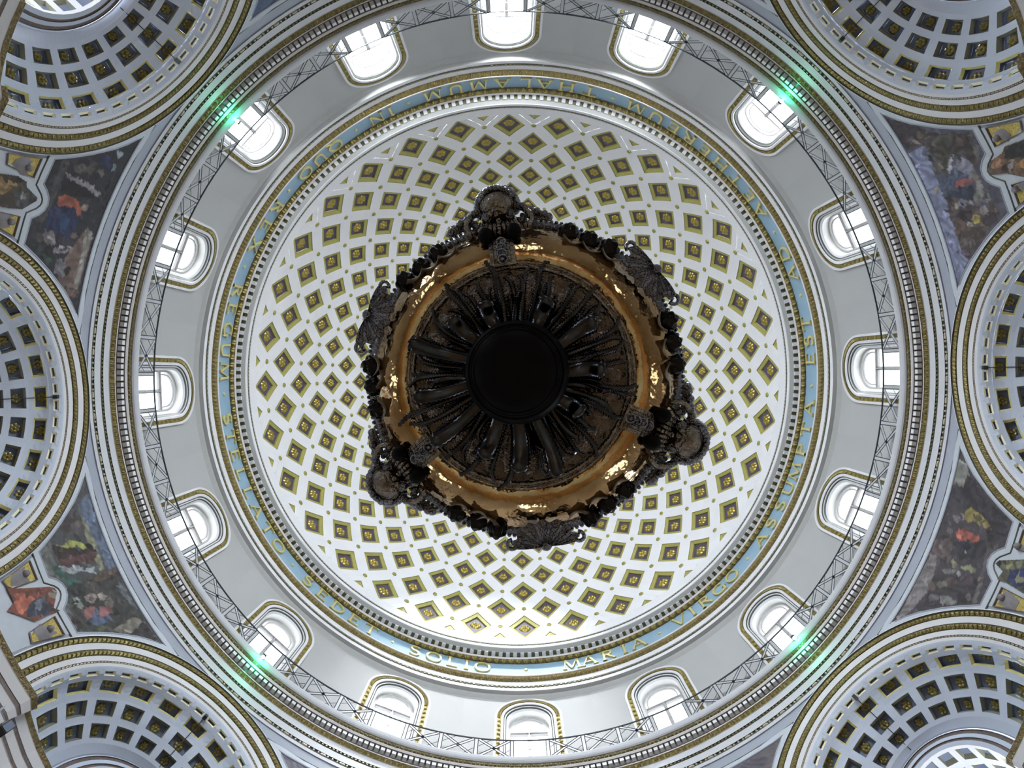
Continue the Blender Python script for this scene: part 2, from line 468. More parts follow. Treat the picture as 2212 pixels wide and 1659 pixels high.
TEXT = [('MARIA', [280.8, 284.3, 288.2, 291.6, 294.6]), ('VIRGO', [303.9, 307.0, 310.2, 313.8, 317.4]),
        ('ASSUMPTA', [326.5, 330.3, 334.2, 338, 341.6, 345.9, 350.1, 354.2]), ('EST', [3.85, 7.36, 10.9]), ('AD', [20.9, 25]),
        ('AETHEREUM', [34.7, 38.3, 42.4, 46.6, 50.6, 54.5, 58.1, 62, 66.4]), ('THALAMUM', [75.9, 80.4, 84.7, 88.3, 92.9, 97.5, 102, 106.6]),
        ('IN', [115.4, 118.4]), ('QUO', [128, 132, 135.8]), ('REX', [144.5, 148.6, 153.1]), ('REGUM', [162.6, 166.2, 170.4, 174.4, 178.6]),
        ('STELLATO', [187.9, 191.4, 195.1, 198.9, 202.9, 206.8, 211, 215]), ('SEDET', [224, 227.9, 231.9, 235.9, 239.7]), ('SOLIO', [249.4, 253.3, 257.1, 260, 263.1])]
LM = {}
for wrd, angs in TEXT:
    for ch, a in zip(wrd, angs):
        if ch not in LM: LM[ch] = letter_mesh(ch)
        link('letter', LM[ch], corn, -rad(a))
mb = MB()
for i in range(4):
    r0_, r1_ = (.045, .05), (.05, .03)
mb.add([P(math.degrees(.05 * cos(2 * pi * k / 8) / 9.6), 9.585, 19.66 + .05 * sin(2 * pi * k / 8)) for k in range(8)] + [P(math.degrees(.06 * cos(2 * pi * k / 8) / 9.6), 9.626, 19.66 + .06 * sin(2 * pi * k / 8)) for k in range(8)],
       [tuple(range(8))] + [(k, (k + 1) % 8, 8 + (k + 1) % 8, 8 + k) for k in range(8)])
dm = mb.mesh('interpunct', [LETG])
rep(dm, 'interpunct', corn, [271.7, 299.2, 322, 358.6, 16.4, 29.7, 71.2, 111.5, 123, 140.6, 157.7, 183, 219.6, 244.6])

# ---- drum wall, one bay per window
WA = [DL + 22.5 * k for k in range(16)]
WC, WS = 17.55, 15.05            # arch centre and sill heights of the window openings
def win_pt(x, H, R): return P(math.degrees(math.asin(x / R)), R, H)
hw = .8
arcp = [(hw * cos(rad(t)), WC + hw * sin(rad(t))) for t in range(0, 181, 12)]
mb = MB()
for s in (1, -1):
    A = math.degrees(math.asin(hw / 10))
    mb.grid([[P(s * lerp(A, 11.25, j / 5), 10, h) for j in range(6)] for h in (14.9, WC, 18.0, 18.56)])
    q = [p for p in arcp if p[0] * s >= -1e-9]
    q.sort(key=lambda p: p[1])
    mb.grid([[win_pt(p[0], p[1], 10) for p in q], [win_pt(s * hw, min(18.56, p[1]), 10) for p in q]])
mb.grid([[win_pt(p[0], p[1], 10) for p in arcp], [win_pt(p[0], 18.56, 10) for p in arcp]])
baym = mb.mesh('wall_drum', [DRUM])
drum = tag(empty('wall_drum', (0, 0, 0)), 'pale grey drum wall pierced by sixteen arched windows', 'wall', 'structure')
rep(baym, 'wall_bay', drum, WA)

# ---- windows
def arch_path(r, n=24, bottom=WS):
    """outline of the opening: half-width r, from the left foot over the arch to the right foot"""
    pts = [(-r, lerp(bottom, WC, i / 6)) for i in range(6)]
    pts += [(-r * cos(pi * i / n), WC + r * sin(pi * i / n)) for i in range(n + 1)]
    pts += [(r, lerp(WC, bottom, (i + 1) / 6)) for i in range(6)]
    return pts
def arch_band(mb, spec, mats):
    """spec: list of (r, R)"""
    mb.grid([[win_pt(x, h, R) for x, h in arch_path(r)] for r, R in spec], mats)
wf = MB()
arch_band(wf, [(1.0, 10.0), (.99, 9.95), (.93, 9.95), (.925, 9.975)], 0)
arch_band(wf, [(.925, 9.975), (.81, 9.99)], 1)
arch_band(wf, [(.81, 9.99), (.80, 9.965), (.735, 9.975), (.73, 10.0)], 0)
arch_band(wf, [(.73, 10.0), (.71, 10.03)], 2)
arch_band(wf, [(.71, 10.03), (.675, 10.03)], 0)
arch_band(wf, [(.675, 10.05), (.655, 10.08)], 2)
arch_band(wf, [(.655, 10.08), (.62, 10.10), (.60, 10.12)], 0)
arch_band(wf, [(.60, 10.12), (.60, 10.44)], 3)
wsur = wf.mesh('surround', [WHITE, GOLD, DARK, REVEAL])
mb = MB()
pts = arch_path(.87, 44)
for i in range(1, len(pts) - 1):
    for f_ in (0, .5):
        x, h = lerp(pts[i][0], pts[i + 1][0], f_), lerp(pts[i][1], pts[i + 1][1], f_)
        c = Vector(win_pt(x, h, 9.972))
        dx, dh = (x, h - WC) if h > WC else (1 if x > 0 else -1, 0)
        l = math.hypot(dx, dh) or 1; dx, dh = dx / l, dh / l
        e1 = Vector((0, -dx, dh)); e2 = Vector((0, dh, dx))
        mb.add([c - e1 * .05 - e2 * .03, c + e2 * .0 - e1 * .05 + Vector((-.02, 0, 0)), c - e1 * .05 + e2 * .03, c + e1 * .05 + e2 * .02, c + Vector((-.03, 0, 0)), c + e1 * .05 - e2 * .02],
               [(0, 1, 4), (1, 2, 4), (2, 3, 4), (3, 5, 4), (5, 0, 4)])
wleaf = mb.mesh('leaf_moulding', [GOLD])
RG = 10.36
def bar(mb, x0, h0, x1, h1, w, R=RG, d=.04):
    c = Vector(win_pt((x0 + x1) / 2, (h0 + h1) / 2, R))
    e = Vector((0, -(x1 - x0), h1 - h0)); l = e.length; e.normalize()
    n = Vector((1, 0, 0)); g = e.cross(n)
    mb.box(c, e * l / 2, g * w / 2, n * d)
TR = 17.32
mb = MB()
arch_band(mb, [(.60, RG - .05), (.545, RG - .05), (.54, RG - .02), (.54, RG + .05)], 0)
wframe = mb.mesh('glazing_frame', [FRAME])
mb = MB(); bar(mb, -.55, TR, .55, TR, .085); bar(mb, -.55, TR + .02, .55, TR + .02, .03, RG - .05, .02); wtrans = mb.mesh('transom', [FRAME])
mb = MB(); bar(mb, 0, WS, 0, TR, .10); bar(mb, 0, WS, 0, TR, .035, RG - .05, .02); wmull = mb.mesh('mullion', [FRAME])
mb = MB()
q = [(-.46, TR + .06)] + [(-.46 * cos(pi * i / 20), WC - .02 + .46 * sin(pi * i / 20)) for i in range(21)] + [(.46, TR + .06)]
mb.grid([[win_pt(x * s, (h - TR) * s2 + TR, R) for x, h in q] for s, s2, R in ((1.06, 1.06, RG), (1.06, 1.06, RG - .04), (.98, .98, RG - .04), (.98, .98, RG))])
wfan = mb.mesh('fanlight_bar', [FRAME])
mb = MB()
pth = arch_path(.58, 16)
mb.add([win_pt(x, h, RG + .04) for x, h in pth], [tuple(range(len(pth)))])
wpane = mb.mesh('pane', [FRAME])
mb = MB(); mb.box(P(0, 10.2, WS - .06), (.3, 0, 0), (0, .68, 0), (0, 0, .06)); wsill = mb.mesh('window_sill', [WHITE])
WL = ['the word EST', 'the word AD', 'the middle of the word AETHEREUM', 'the gap between AETHEREUM and THALAMUM', 'the middle of the word THALAMUM', 'the word IN', 'the word QUO', 'the end of the word REX',
      'the last letter of REGUM', 'the middle of the word STELLATO', 'the start of the word SEDET', 'the start of the word SOLIO', 'the gap between SOLIO and MARIA', 'the last letter of MARIA', 'the end of the word VIRGO', 'the middle of the word ASSUMPTA']
for k, a in enumerate(WA):
    w = tag(empty('window_%d' % (k + 1), (0, 0, 0), -rad(a)), 'bright arched drum window with gilded surround beside ' + WL[k], 'window', 'structure', 'arched windows of the drum')
    link('surround', wsur, w); stuff(link('leaf_moulding', wleaf, w)); link('glazing_frame', wframe, w); link('transom', wtrans, w); link('mullion', wmull, w); link('fanlight_bar', wfan, w); link('window_sill', wsill, w)
    pm_ = wpane.copy(); pm_.materials.clear(); pm_.materials.append(emis('daylit_pane_%d' % k, (.90, .96, 1.0), pane_strength(a)))
    link('pane', pm_, w)

# ---- gallery floor and the big entablature below it
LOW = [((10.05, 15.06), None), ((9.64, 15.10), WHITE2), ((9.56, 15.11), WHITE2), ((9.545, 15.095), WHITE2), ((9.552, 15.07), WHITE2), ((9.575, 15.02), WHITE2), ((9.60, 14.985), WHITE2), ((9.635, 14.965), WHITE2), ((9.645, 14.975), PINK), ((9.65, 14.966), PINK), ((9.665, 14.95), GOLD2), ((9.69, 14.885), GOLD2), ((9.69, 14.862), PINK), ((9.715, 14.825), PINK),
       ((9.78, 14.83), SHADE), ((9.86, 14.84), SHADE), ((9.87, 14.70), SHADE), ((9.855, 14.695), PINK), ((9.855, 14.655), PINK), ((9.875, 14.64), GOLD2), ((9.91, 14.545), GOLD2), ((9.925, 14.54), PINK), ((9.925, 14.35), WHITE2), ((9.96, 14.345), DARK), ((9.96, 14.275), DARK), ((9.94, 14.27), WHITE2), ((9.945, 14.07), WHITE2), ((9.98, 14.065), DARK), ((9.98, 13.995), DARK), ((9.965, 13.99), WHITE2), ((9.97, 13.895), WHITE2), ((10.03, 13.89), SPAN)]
ent = tag(band(LOW, 'trim_2'), 'great entablature ring under the gallery with dentils and gilded leaf bands', 'entablature', 'structure')
ring_beads('bead_row', 9.67, 14.917, 560, .026, 0, OLIVE, ent)
ring_beads('bead_row', 9.945, 14.31, 640, .028, 0, OLIVE, ent)
ring_beads('bead_and_reel', 9.965, 14.03, 500, .028, 0, BEADM, ent, long_every=4)
mb = MB()
for k in range(416): leaf_geo(mb, DL + k * 360 / 416, 9.905, 14.55, 9.865, 14.645, .055, .045)
stuff(mb.build('leaf_row', [GOLD], ent))
mb = MB()
for k in range(416):
    a = DL + (k + .5) * 360 / 416; t = rad(a)
    mb.box(P(a, 9.795, 14.765), (.055 * cos(t), -.055 * sin(t), 0), (-.052 * sin(t), -.052 * cos(t), 0), (0, 0, .05))
stuff(mb.build('dentil_row', [WHITE], ent))

# ---- gallery railing
rail = tag(empty('gallery_railing'), 'thin dark iron railing with crossed bars running round the gallery', 'railing')
RR, H0, H1 = 9.65, 15.10, 15.92
mb = MB(); mb.tube([P(a, RR, H1) for a in range(0, 360, 2)], .022, 6, 0, True); mb.build('top_rail', [RAIL], rail)
mb = MB(); mb.tube([P(a, RR, H0 + .08) for a in range(0, 360, 2)], .012, 5, 0, True); mb.build('bottom_rail', [RAIL], rail)
SP = 360 / 64
def flat_bar(mb, a0, h0, a1, h1, w):
    """flat pale bar edged by two thin dark rods"""
    p0, p1 = Vector(P(a0, RR, h0)), Vector(P(a1, RR, h1)); d = (p1 - p0); l = d.length; d.normalize()
    n = Vector((1, 0, 0)); g = d.cross(n).normalized()
    for s in (-1, 1):
        mb.tube([p0 + g * w * s, p1 + g * w * s], .0105, 4, 0)
    mb.box((p0 + p1) / 2 + n * .004, d * l / 2, g * w * .9, n * .003, 1)
mb = MB(); flat_bar(mb, 0, H0, 0, H1, .046); postm = mb.mesh('post', [RAIL, RAILP])
rep(postm, 'post', rail, [DL + SP * (k + .5) for k in range(64)])
mb = MB(); flat_bar(mb, -SP / 2 + .4, H0 + .09, SP / 2 - .4, H1 - .03, .038); c1 = mb.mesh('cross_bar', [RAIL, RAILP])
mb = MB(); flat_bar(mb, -SP / 2 + .4, H1 - .03, SP / 2 - .4, H0 + .09, .038); c2 = mb.mesh('cross_bar', [RAIL, RAILP])
mb = MB(); mb.tube([P(-SP / 2 + .4, RR, H0 + .50), P(-.55, RR, H1 - .03)], .0075, 4); c3 = mb.mesh('short_bar', [RAIL])
mb = MB(); mb.tube([P(.55, RR, H0 + .09), P(SP / 2 - .4, RR, H0 + .40)], .0075, 4); c4 = mb.mesh('short_bar', [RAIL])
mb = MB(); mb.tube([P(-SP / 2 + .4, RR, H0 + .09), P(SP / 2 - .4, RR, H1 - .03)], .005, 4); g1 = mb.mesh('faded_cross_bar', [RAILP])  # cross bars before windows, thinned and paled to fade into the glare
mb = MB(); mb.tube([P(-SP / 2 + .4, RR, H1 - .03), P(SP / 2 - .4, RR, H0 + .09)], .005, 4); g2 = mb.mesh('faded_cross_bar', [RAILP])
for k in range(64):
    for m_, nm in (((g1, 'faded_cross_bar'), (g2, 'faded_cross_bar')) if k % 4 == 0 else ((c1, 'cross_bar'), (c2, 'cross_bar'), (c3, 'short_bar'), (c4, 'short_bar'))):
        link(nm, m_, rail, -rad(DL + SP * k))

# ---- niches: arch mouldings, coffered vault, inner arch
ACR = [(13.17, 2.60, 10.25), (13.40, 2.80, 10.15), (13.88, 3.20, 10.0), (14.4, 3.6, 9.85)]
def arch_pt(psi, crown, R, drop=10.12):
    a, hs = itab(ACR, crown)
    c = crown - hs
    if abs(psi) <= 90: t, H = a * sin(rad(psi)), hs + c * cos(rad(psi))
    else: t, H = math.copysign(a, psi), lerp(hs, drop, (abs(psi) - 90) / 20)
    return (math.sqrt(R * R - t * t), -t, Z0 + H)
NST = [(0, 10.0, 2.60, 2.92, 10.25), (.2, 10.03, 2.55, 2.82, 10.28), (.5, 10.08, 2.50, 2.75, 10.3), (.8, 10.13, 2.49, 2.72, 10.3), (1.0, 10.18, 2.48, 2.65, 10.33), (1.5, 10.30, 2.42, 2.5, 10.4),
       (2.0, 10.42, 2.27, 2.31, 10.44), (2.5, 10.53, 2.1, 2.1, 10.47), (3.0, 10.645, 1.95, 1.95, 10.485), (3.5, 10.75, 1.79, 1.80, 10.5), (4.0, 10.86, 1.63, 1.68, 10.5), (4.3, 10.98, 1.48, 1.62, 10.5), (4.4, 11.0, 1.46, 1.60, 10.5)]
BST = [(0, 11.0, 1.07, 1.15, 10.65), (3, 12.35, 1.07, 1.15, 10.65)]
def nic0(psi, s, tab):
    R, a, c, hs = itab(tab, s)
    if abs(psi) <= 90: t, H = a * sin(rad(psi)), hs + c * cos(rad(psi))
    else: t, H = math.copysign(a, psi), lerp(hs, 9.5, (abs(psi) - 90) / 20)
    return Vector((math.sqrt(R * R - t * t), -t, Z0 + H))
def nic(psi, s, d=0.0, tab=NST):
    p = nic0(psi, s, tab)
    if d == 0: return p
    e = .05
    n = (nic0(psi + e * 10, s, tab) - nic0(psi - e * 10, s, tab)).cross(nic0(psi, s + e, tab) - nic0(psi, s - e, tab)).normalized()
    ctr = Vector((p.x - .6, 0, Z0 + 10.6))
    if n.dot(p - ctr) < 0: n = -n
    return p + n * d
def rect_ring(mb, pc, w0, s0, s1, d0, w1, u0, u1, d1, n, mi, tab=NST):
    A, B = [], []
    for (x0, y0, x1, y1), (X0, Y0, X1, Y1) in zip(
        [(-w0, s0, w0, s0), (w0, s0, w0, s1), (w0, s1, -w0, s1), (-w0, s1, -w0, s0)],
        [(-w1, u0, w1, u0), (w1, u0, w1, u1), (w1, u1, -w1, u1), (-w1, u1, -w1, u0)]):
        for j in range(n):
            t = j / n
            A.append(nic(pc + lerp(x0, x1, t), lerp(y0, y1, t), d0, tab)); B.append(nic(pc + lerp(X0, X1, t), lerp(Y0, Y1, t), d1, tab))
    mb.grid([A, B], mi, True)
def fill(mb, pc, w, s0, s1, d, mi, tab=NST):
    mb.grid([[nic(pc + x, s, d, tab) for x in (-w, -w * .33, w * .33, w)] for s in (s0, s1)], mi)
CW = 180 / 11
ROWS = [(1.0, 2.0, 1.10, 1.78), (2.0, 3.0, 2.12, 2.78), (3.0, 4.0, 3.12, 3.78)]
vb = MB()
PS = [-110 + 220 * i / 64 for i in range(65)]
for s0, s1 in ((0, .1), (.95, 1.0), (4.0, 4.15), (4.15, 4.3)):
    vb.grid([[nic(p, s) for p in PS] for s in (s0, s1)])
for k in range(22):
    rect_ring(vb, -90 + CW / 2 * (k + .5), CW / 4, .1, .95, 0, CW / 4 * .66, .28, .72, 0, 2, 0)
for s0, s1, u0, u1 in ROWS:
    for k in range(11):
        rect_ring(vb, -90 + CW * (k + .5), CW / 2, s0, s1, 0, CW / 2 * .70, u0, u1, 0, 3, 0)
for sg in (-1, 1):
    vb.grid([[nic(sg * p, s) for p in (90, 110)] for s in (.1, .95, 1, 1.5, 2, 2.5, 3, 3.5, 4)])
vaultm = vb.mesh('vault', [NICHE])
# front arch mouldings
AR = [(13.92, 10.03, None), (13.89, 9.93, WHITE), (13.855, 9.915, WHITE), (13.845, 9.945, DARK), (13.735, 9.995, GOLD2), (13.725, 9.965, WHITE), (13.575, 9.975, WHITE), (13.565, 9.985, DARK), (13.43, 10.01, GOLD2), (13.42, 9.985, WHITE), (13.295, 9.99, WHITE),
      (13.285, 10.01, BROWNB), (13.25, 10.01, BROWNB), (13.24, 9.99, WHITE), (13.17, 10.0, WHITE)]
ms = [WHITE, DARK, GOLD2, BROWNB]
mb = MB()
mb.grid([[arch_pt(p, c, R) for p in PS] for c, R, m in AR], [ms.index(m) for c, R, m in AR[1:]])
archm = mb.mesh('archivolt', ms)
def arch_leaf_row(crown, R, n, ln, wd_, lift, name, m):
    mb = MB()
    for k in range(n):
        psi = -90 + 180 * (k + .5) / n
        c = Vector(arch_pt(psi, crown, R)); d = (Vector(arch_pt(psi + .5, crown, R)) - Vector(arch_pt(psi - .5, crown, R))).normalized()
        r = (Vector(arch_pt(psi, crown + .02, R)) - Vector(arch_pt(psi, crown - .02, R))).normalized()
        n_ = Vector((-1, 0, 0))
        mb.add([c - r * ln - d * wd_, c - r * ln + n_ * lift * .5, c - r * ln + d * wd_, c + d * wd_ * 1.1 + n_ * lift, c + n_ * lift * .3, c - d * wd_ * 1.1 + n_ * lift, c + r * ln],
               [(0, 1, 4, 5), (1, 2, 3, 4), (5, 4, 6), (4, 3, 6)])
    return mb.mesh(name, [m])
al1 = arch_leaf_row(13.79, 9.955, 104, .048, .042, .035, 'leaf_row', GOLD)
al2 = arch_leaf_row(13.50, 9.985, 104, .045, .036, .035, 'leaf_row', GOLD)
al3 = arch_leaf_row(13.268, 9.995, 120, .014, .028, .02, 'bead_row', BEADM)
# inner arch at the back of the vault
IN_ = [(1.60, 1.46, 11.0, 10.5, None), (1.56, 1.42, 10.97, 10.5, NICHE), (1.555, 1.415, 10.99, 10.5, BROWNB), (1.475, 1.34, 11.0, 10.52, BROWNB), (1.47, 1.335, 10.975, 10.52, NICHE), (1.36, 1.24, 10.98, 10.57, NICHE), (1.355, 1.235, 11.0, 10.57, BROWNB), (1.28, 1.175, 11.0, 10.6, BROWNB), (1.275, 1.17, 10.98, 10.6, NICHE), (1.15, 1.07, 11.0, 10.65, NICHE)]
def ell(psi, c, a, R, hs):
    if abs(psi) <= 90: t, H = a * sin(rad(psi)), hs + c * cos(rad(psi))
    else: t, H = math.copysign(a, psi), lerp(hs, 9.5, (abs(psi) - 90) / 20)
    return (math.sqrt(R * R - t * t), -t, Z0 + H)
mb = MB()
m2 = [NICHE, BROWNB]
mb.grid([[ell(p, c, a, R, hs) for p in PS] for c, a, R, hs, m in IN_], [m2.index(q[4]) for q in IN_[1:]])
innerm = mb.mesh('inner_arch', m2)
# coffers
CELLS = []
for k in range(22):
    pc = -90 + CW / 2 * (k + .5)
    mb = MB()
    w = CW / 4 * .66
    rect_ring(mb, pc, w, .28, .72, 0, w * .72, .385, .615, .05, 1, 0)
    rect_ring(mb, pc, w * .72, .385, .615, .05, w * .70, .39, .61, .09, 1, 1)
    fill(mb, pc, w * .70, .39, .61, .09, 1)
    CELLS.append(('small_coffer', mb.mesh('small_coffer', [CREAM, NAVY]), None))
for ri, (s0, s1, u0, u1) in enumerate(ROWS):
    for k in range(11):
        pc = -90 + CW * (k + .5)
        w = CW / 2 * .70
        mb = MB()
        du = (u1 - u0) * (.12 if ri == 0 else .07); wk = .83 if ri == 0 else .91; dp = .045 if ri == 0 else .09
        rect_ring(mb, pc, w, u0, u1, 0, w * wk, u0 + du, u1 - du, dp, 2, 0)
        rect_ring(mb, pc, w * wk, u0 + du, u1 - du, dp, w * (wk - .04), u0 + du * 1.2, u1 - du * 1.2, .13, 2, 1)
        fill(mb, pc, w * (wk - .04), u0 + du * 1.2, u1 - du * 1.2, .13, 1)
        me = mb.mesh('coffer', [NCG if ri == 0 else OLV, NAVY])
        um = (u0 + u1) / 2
        o = nic(pc, um, .127)
        ez = (nic(pc, um) - nic(pc, um, .2)).normalized()
        ex = (nic(pc + 1, um) - nic(pc - 1, um)).normalized()
        ex = (ex - ez * ex.dot(ez)).normalized()
        ey = ez.cross(ex)
        sz = (nic(pc + w, um) - nic(pc - w, um)).length * .27
        CELLS.append(('coffer', me, frame_at(o, ex, ey, ez, sz, sz, .13)))
# inner barrel behind the arch
bb = MB()
bcell = []
for r in range(3):
    for k in range(9):
        pc = -80 + 20 * k
        rect_ring(bb, pc, 10, r, r + 1, 0, 6.6, r + .18, r + .82, 0, 2, 0, BST)
        mb = MB()
        rect_ring(mb, pc, 6.6, r + .18, r + .82, 0, 5, r + .3, r + .7, .07, 1, 0, BST)
        fill(mb, pc, 5, r + .3, r + .7, .07, 1, BST)
        bcell.append(mb.mesh('small_coffer', [OLV, NAVY]))
for sg in (-1, 1):
    bb.grid([[nic(sg * p, s, 0, BST) for p in (90, 110)] for s in (0, 3)])
barm = bb.mesh('barrel', [WHITE])
mb = MB()
q = [ell(p, 1.2, 1.12, 12.35, 10.65) for p in PS]
mb.add(q, [tuple(range(len(q)))])
backm = mb.mesh('lunette', [LUN])
mb = MB()
mb.add([(12.2, -.7, Z0 + 9.45), (12.2, .7, Z0 + 9.45), (12.2, .7, Z0 + 10.5), (12.2, -.7, Z0 + 10.5)], [(0, 1, 2, 3)])
PANEN = emis('chapel_fill_pane', (.93, .97, 1.0), 22.0)  # unseen glowing pane, added to brighten the inner barrel
chapm = mb.mesh('chapel_fill_pane', [PANEN])
mb = MB()
mb.add([(12.36, -.78, Z0 + .6), (12.36, .78, Z0 + .6), (12.36, .78, Z0 + 4.2), (12.36, -.78, Z0 + 4.2)], [(0, 1, 2, 3)])
LOWP = emis('niche_pane', (.88, .95, 1.0), 5.5)
lowp = mb.mesh('pane', [LOWP])
mb = MB()
for i in range(5):
    mb.box((12.33, -.78 + .39 * i, Z0 + 2.4), (.03, 0, 0), (0, .03, 0), (0, 0, 1.8))
for i in range(8):
    mb.box((12.33, 0, Z0 + .6 + 3.6 * i / 7), (.03, 0, 0), (0, .78, 0), (0, 0, .03))
lowl = mb.mesh('lattice', [RAIL])
mb = MB()
mb.tube([nic(0, s, -.012) for s in (.5, .8, 1.1, 1.5, 2, 2.5, 3, 3.5, 4.2)], .009, 5)
mb.box(nic(0, .5, -.02), (.05, 0, 0), (0, .04, 0), (0, 0, .03))
wirem = mb.mesh('cable', [RAIL])

NL = {0: 'coffered niche vault behind the gilded arch beside the words EST and ASSUMPTA', 45: 'coffered niche vault behind the gilded arch beside the word AETHEREUM', 90: 'plain niche vault behind the arch beside the word THALAMUM',
      135: 'coffered niche vault with a bright inner chapel, beside the word QUO', 180: 'coffered niche vault behind the gilded arch beside REGUM and STELLATO', 225: 'coffered niche vault next to a black loudspeaker and gilded capital, beside SEDET',
      270: 'plain niche vault behind the arch beside the word SOLIO', 315: 'coffered niche vault with a bright inner chapel, beside the word VIRGO'}
for a in range(0, 360, 45):
    n = tag(empty('ceiling_niche', (0, 0, 0), -rad(a + DL)), NL[a], 'niche', 'structure')
    vis = a not in (90, 270)
    if vis:
        link('vault', vaultm, n)
    else:
        mb = MB(); mb.grid([[nic(p, s) for p in PS] for s in (0, .5, 1, 1.5, 2, 2.5, 3, 3.5, 4, 4.3)]); mb.build('vault', [NICHE], n)
    link('archivolt', archm, n)
    stuff(link('leaf_row', al1, n)); stuff(link('leaf_row', al2, n)); stuff(link('bead_row', al3, n))
    link('inner_arch', innerm, n)
    link('pane', lowp, n); link('lattice', lowl, n)
    link('barrel', barm, n); link('lunette', backm, n)
    if a in (135, 315):
        for me in bcell: link('small_coffer', me, n)
        link('chapel_fill_pane', chapm, n)
    if vis:
        for nm, me, mw in CELLS:
            c = link(nm, me, n)
            if mw is not None: link('rosette', ROSEN, c, mw=mw)
        link('cable', wirem, n)

# ---- spandrel walls with frescoes
def arch_half(H):
    x = (H - 10.0) / 3.88
    return 3.2 * math.sqrt(max(0, 1 - x * x)) if x > 0 else 3.2
mb = MB()
rows = []
for i in range(34):
    H = 9.6 + (13.895 - 9.6) * (1 - (1 - i / 33) ** 1.6)
    w = 22.5 - math.degrees(math.asin(arch_half(H) / 10))
    rows.append([P(lerp(-w, w, j / 24), 10.0, H) for j in range(25)])
mb.grid(rows)
spm = mb.mesh('wall_face', [SPAN])
D2 = rad(1) * 10
half = [(-12.2, 13.45), (-10.5, 13.2), (-9.2, 12.95), (-7.3, 12.46), (-6.2, 12.12), (-5.0, 11.70), (-2.05, 11.69), (-1.45, 11.83), (-.75, 11.925), (0, 11.955)]
poly = [(x * D2, h) for x, h in half] + [(-x * D2, h) for x, h in half[-2::-1]] + [(x * D2, 13.455) for x in (9, 6, 3, 0, -3, -6, -9)]
def offset(pl, d):
    out = []
    n = len(pl)
    for i in range(n):
        a, b, c = Vector(pl[i - 1]), Vector(pl[i]), Vector(pl[(i + 1) % n])
        n1 = Vector(((b - a).y, -(b - a).x)).normalized(); n2 = Vector(((c - b).y, -(c - b).x)).normalized()
        m = (n1 + n2).normalized(); out.append(tuple(b + m * d / max(.35, m.dot(n1))))
    return out
def dens(pl, st=.12):
    o = []
    for i in range(len(pl)):
        a, b = pl[i], pl[(i + 1) % len(pl)]
        k = max(1, int(math.hypot(b[0] - a[0], b[1] - a[1]) / st))
        o += [(lerp(a[0], b[0], j / k), lerp(a[1], b[1], j / k)) for j in range(k)]
    return o
def WP(s, H, R): return P(math.degrees(s / 10), R, H)
def moulding(mb, pl, r, R, mi=0):
    mb.tube([WP(s, h, R) for s, h in dens(pl)], r, 6, mi, True)
o1 = offset(poly, .015); o2 = offset(poly, .16)
sgn = 1 if o2[0][0] < poly[0][0] else -1
o1 = offset(poly, .015 * sgn); o2 = offset(poly, .15 * sgn)
o2 = [(s, min(h, 13.62)) for s, h in o2]
mb = MB()
moulding(mb, o1, .022, 9.985)
moulding(mb, o2, .018, 9.99, 1)
frm = mb.mesh('fresco_frame', [SPAN, DARK])
PANF = mat('frame_band', (0.47, 0.51, 0.57), 0.7, var=0.07)
mb = MB()
mb.grid([[WP(*q, 9.972) for q in poly], [WP(*q, 9.982) for q in o2]], 0, True)
# pale cartouche field under the fresco
cf = [(-5.0, 11.70), (-2.05, 11.69), (-1.45, 11.83), (-.75, 11.925), (0, 11.955), (.75, 11.925), (1.45, 11.83), (2.05, 11.69), (5.0, 11.70), (4.2, 11.2), (3.6, 10.6), (3.3, 10.2), (-3.3, 10.2), (-3.6, 10.6), (-4.2, 11.2)]
cf = [(x * D2, h) for x, h in cf]
mb.add([WP(*q, 9.99) for q in cf], [tuple(range(len(cf)))])
bandm = mb.mesh('frame_band', [PANF])
import numpy as np
def inpoly(X, Y, pl):
    c = np.zeros(X.shape, bool)
    n = len(pl)
    for i in range(n):
        x0, y0 = pl[i]; x1, y1 = pl[(i + 1) % n]
        if y0 == y1: continue
        c ^= ((y0 > Y) != (y1 > Y)) & (X < (x1 - x0) * (Y - y0) / (y1 - y0) + x0)
    return c
def lin(c, k):
    v = [((x / 255 + .055) / 1.055) ** 2.4 * k for x in c]
    g = sum(v) / 3
    return [min(.95, lerp(g, x, .76)) for x in v]
ALB = 1.2
def vnoise(X, Y, seed, f):
    rng = np.random.RandomState(seed)
    o = np.zeros(X.shape)
    for i in range(6):
        th = rng.rand() * 6.28; k = f * (0.6 + rng.rand() * 1.2); ph = rng.rand() * 6.28
        o += np.sin((X * np.cos(th) + Y * np.sin(th)) * k + ph)
    return o / 6
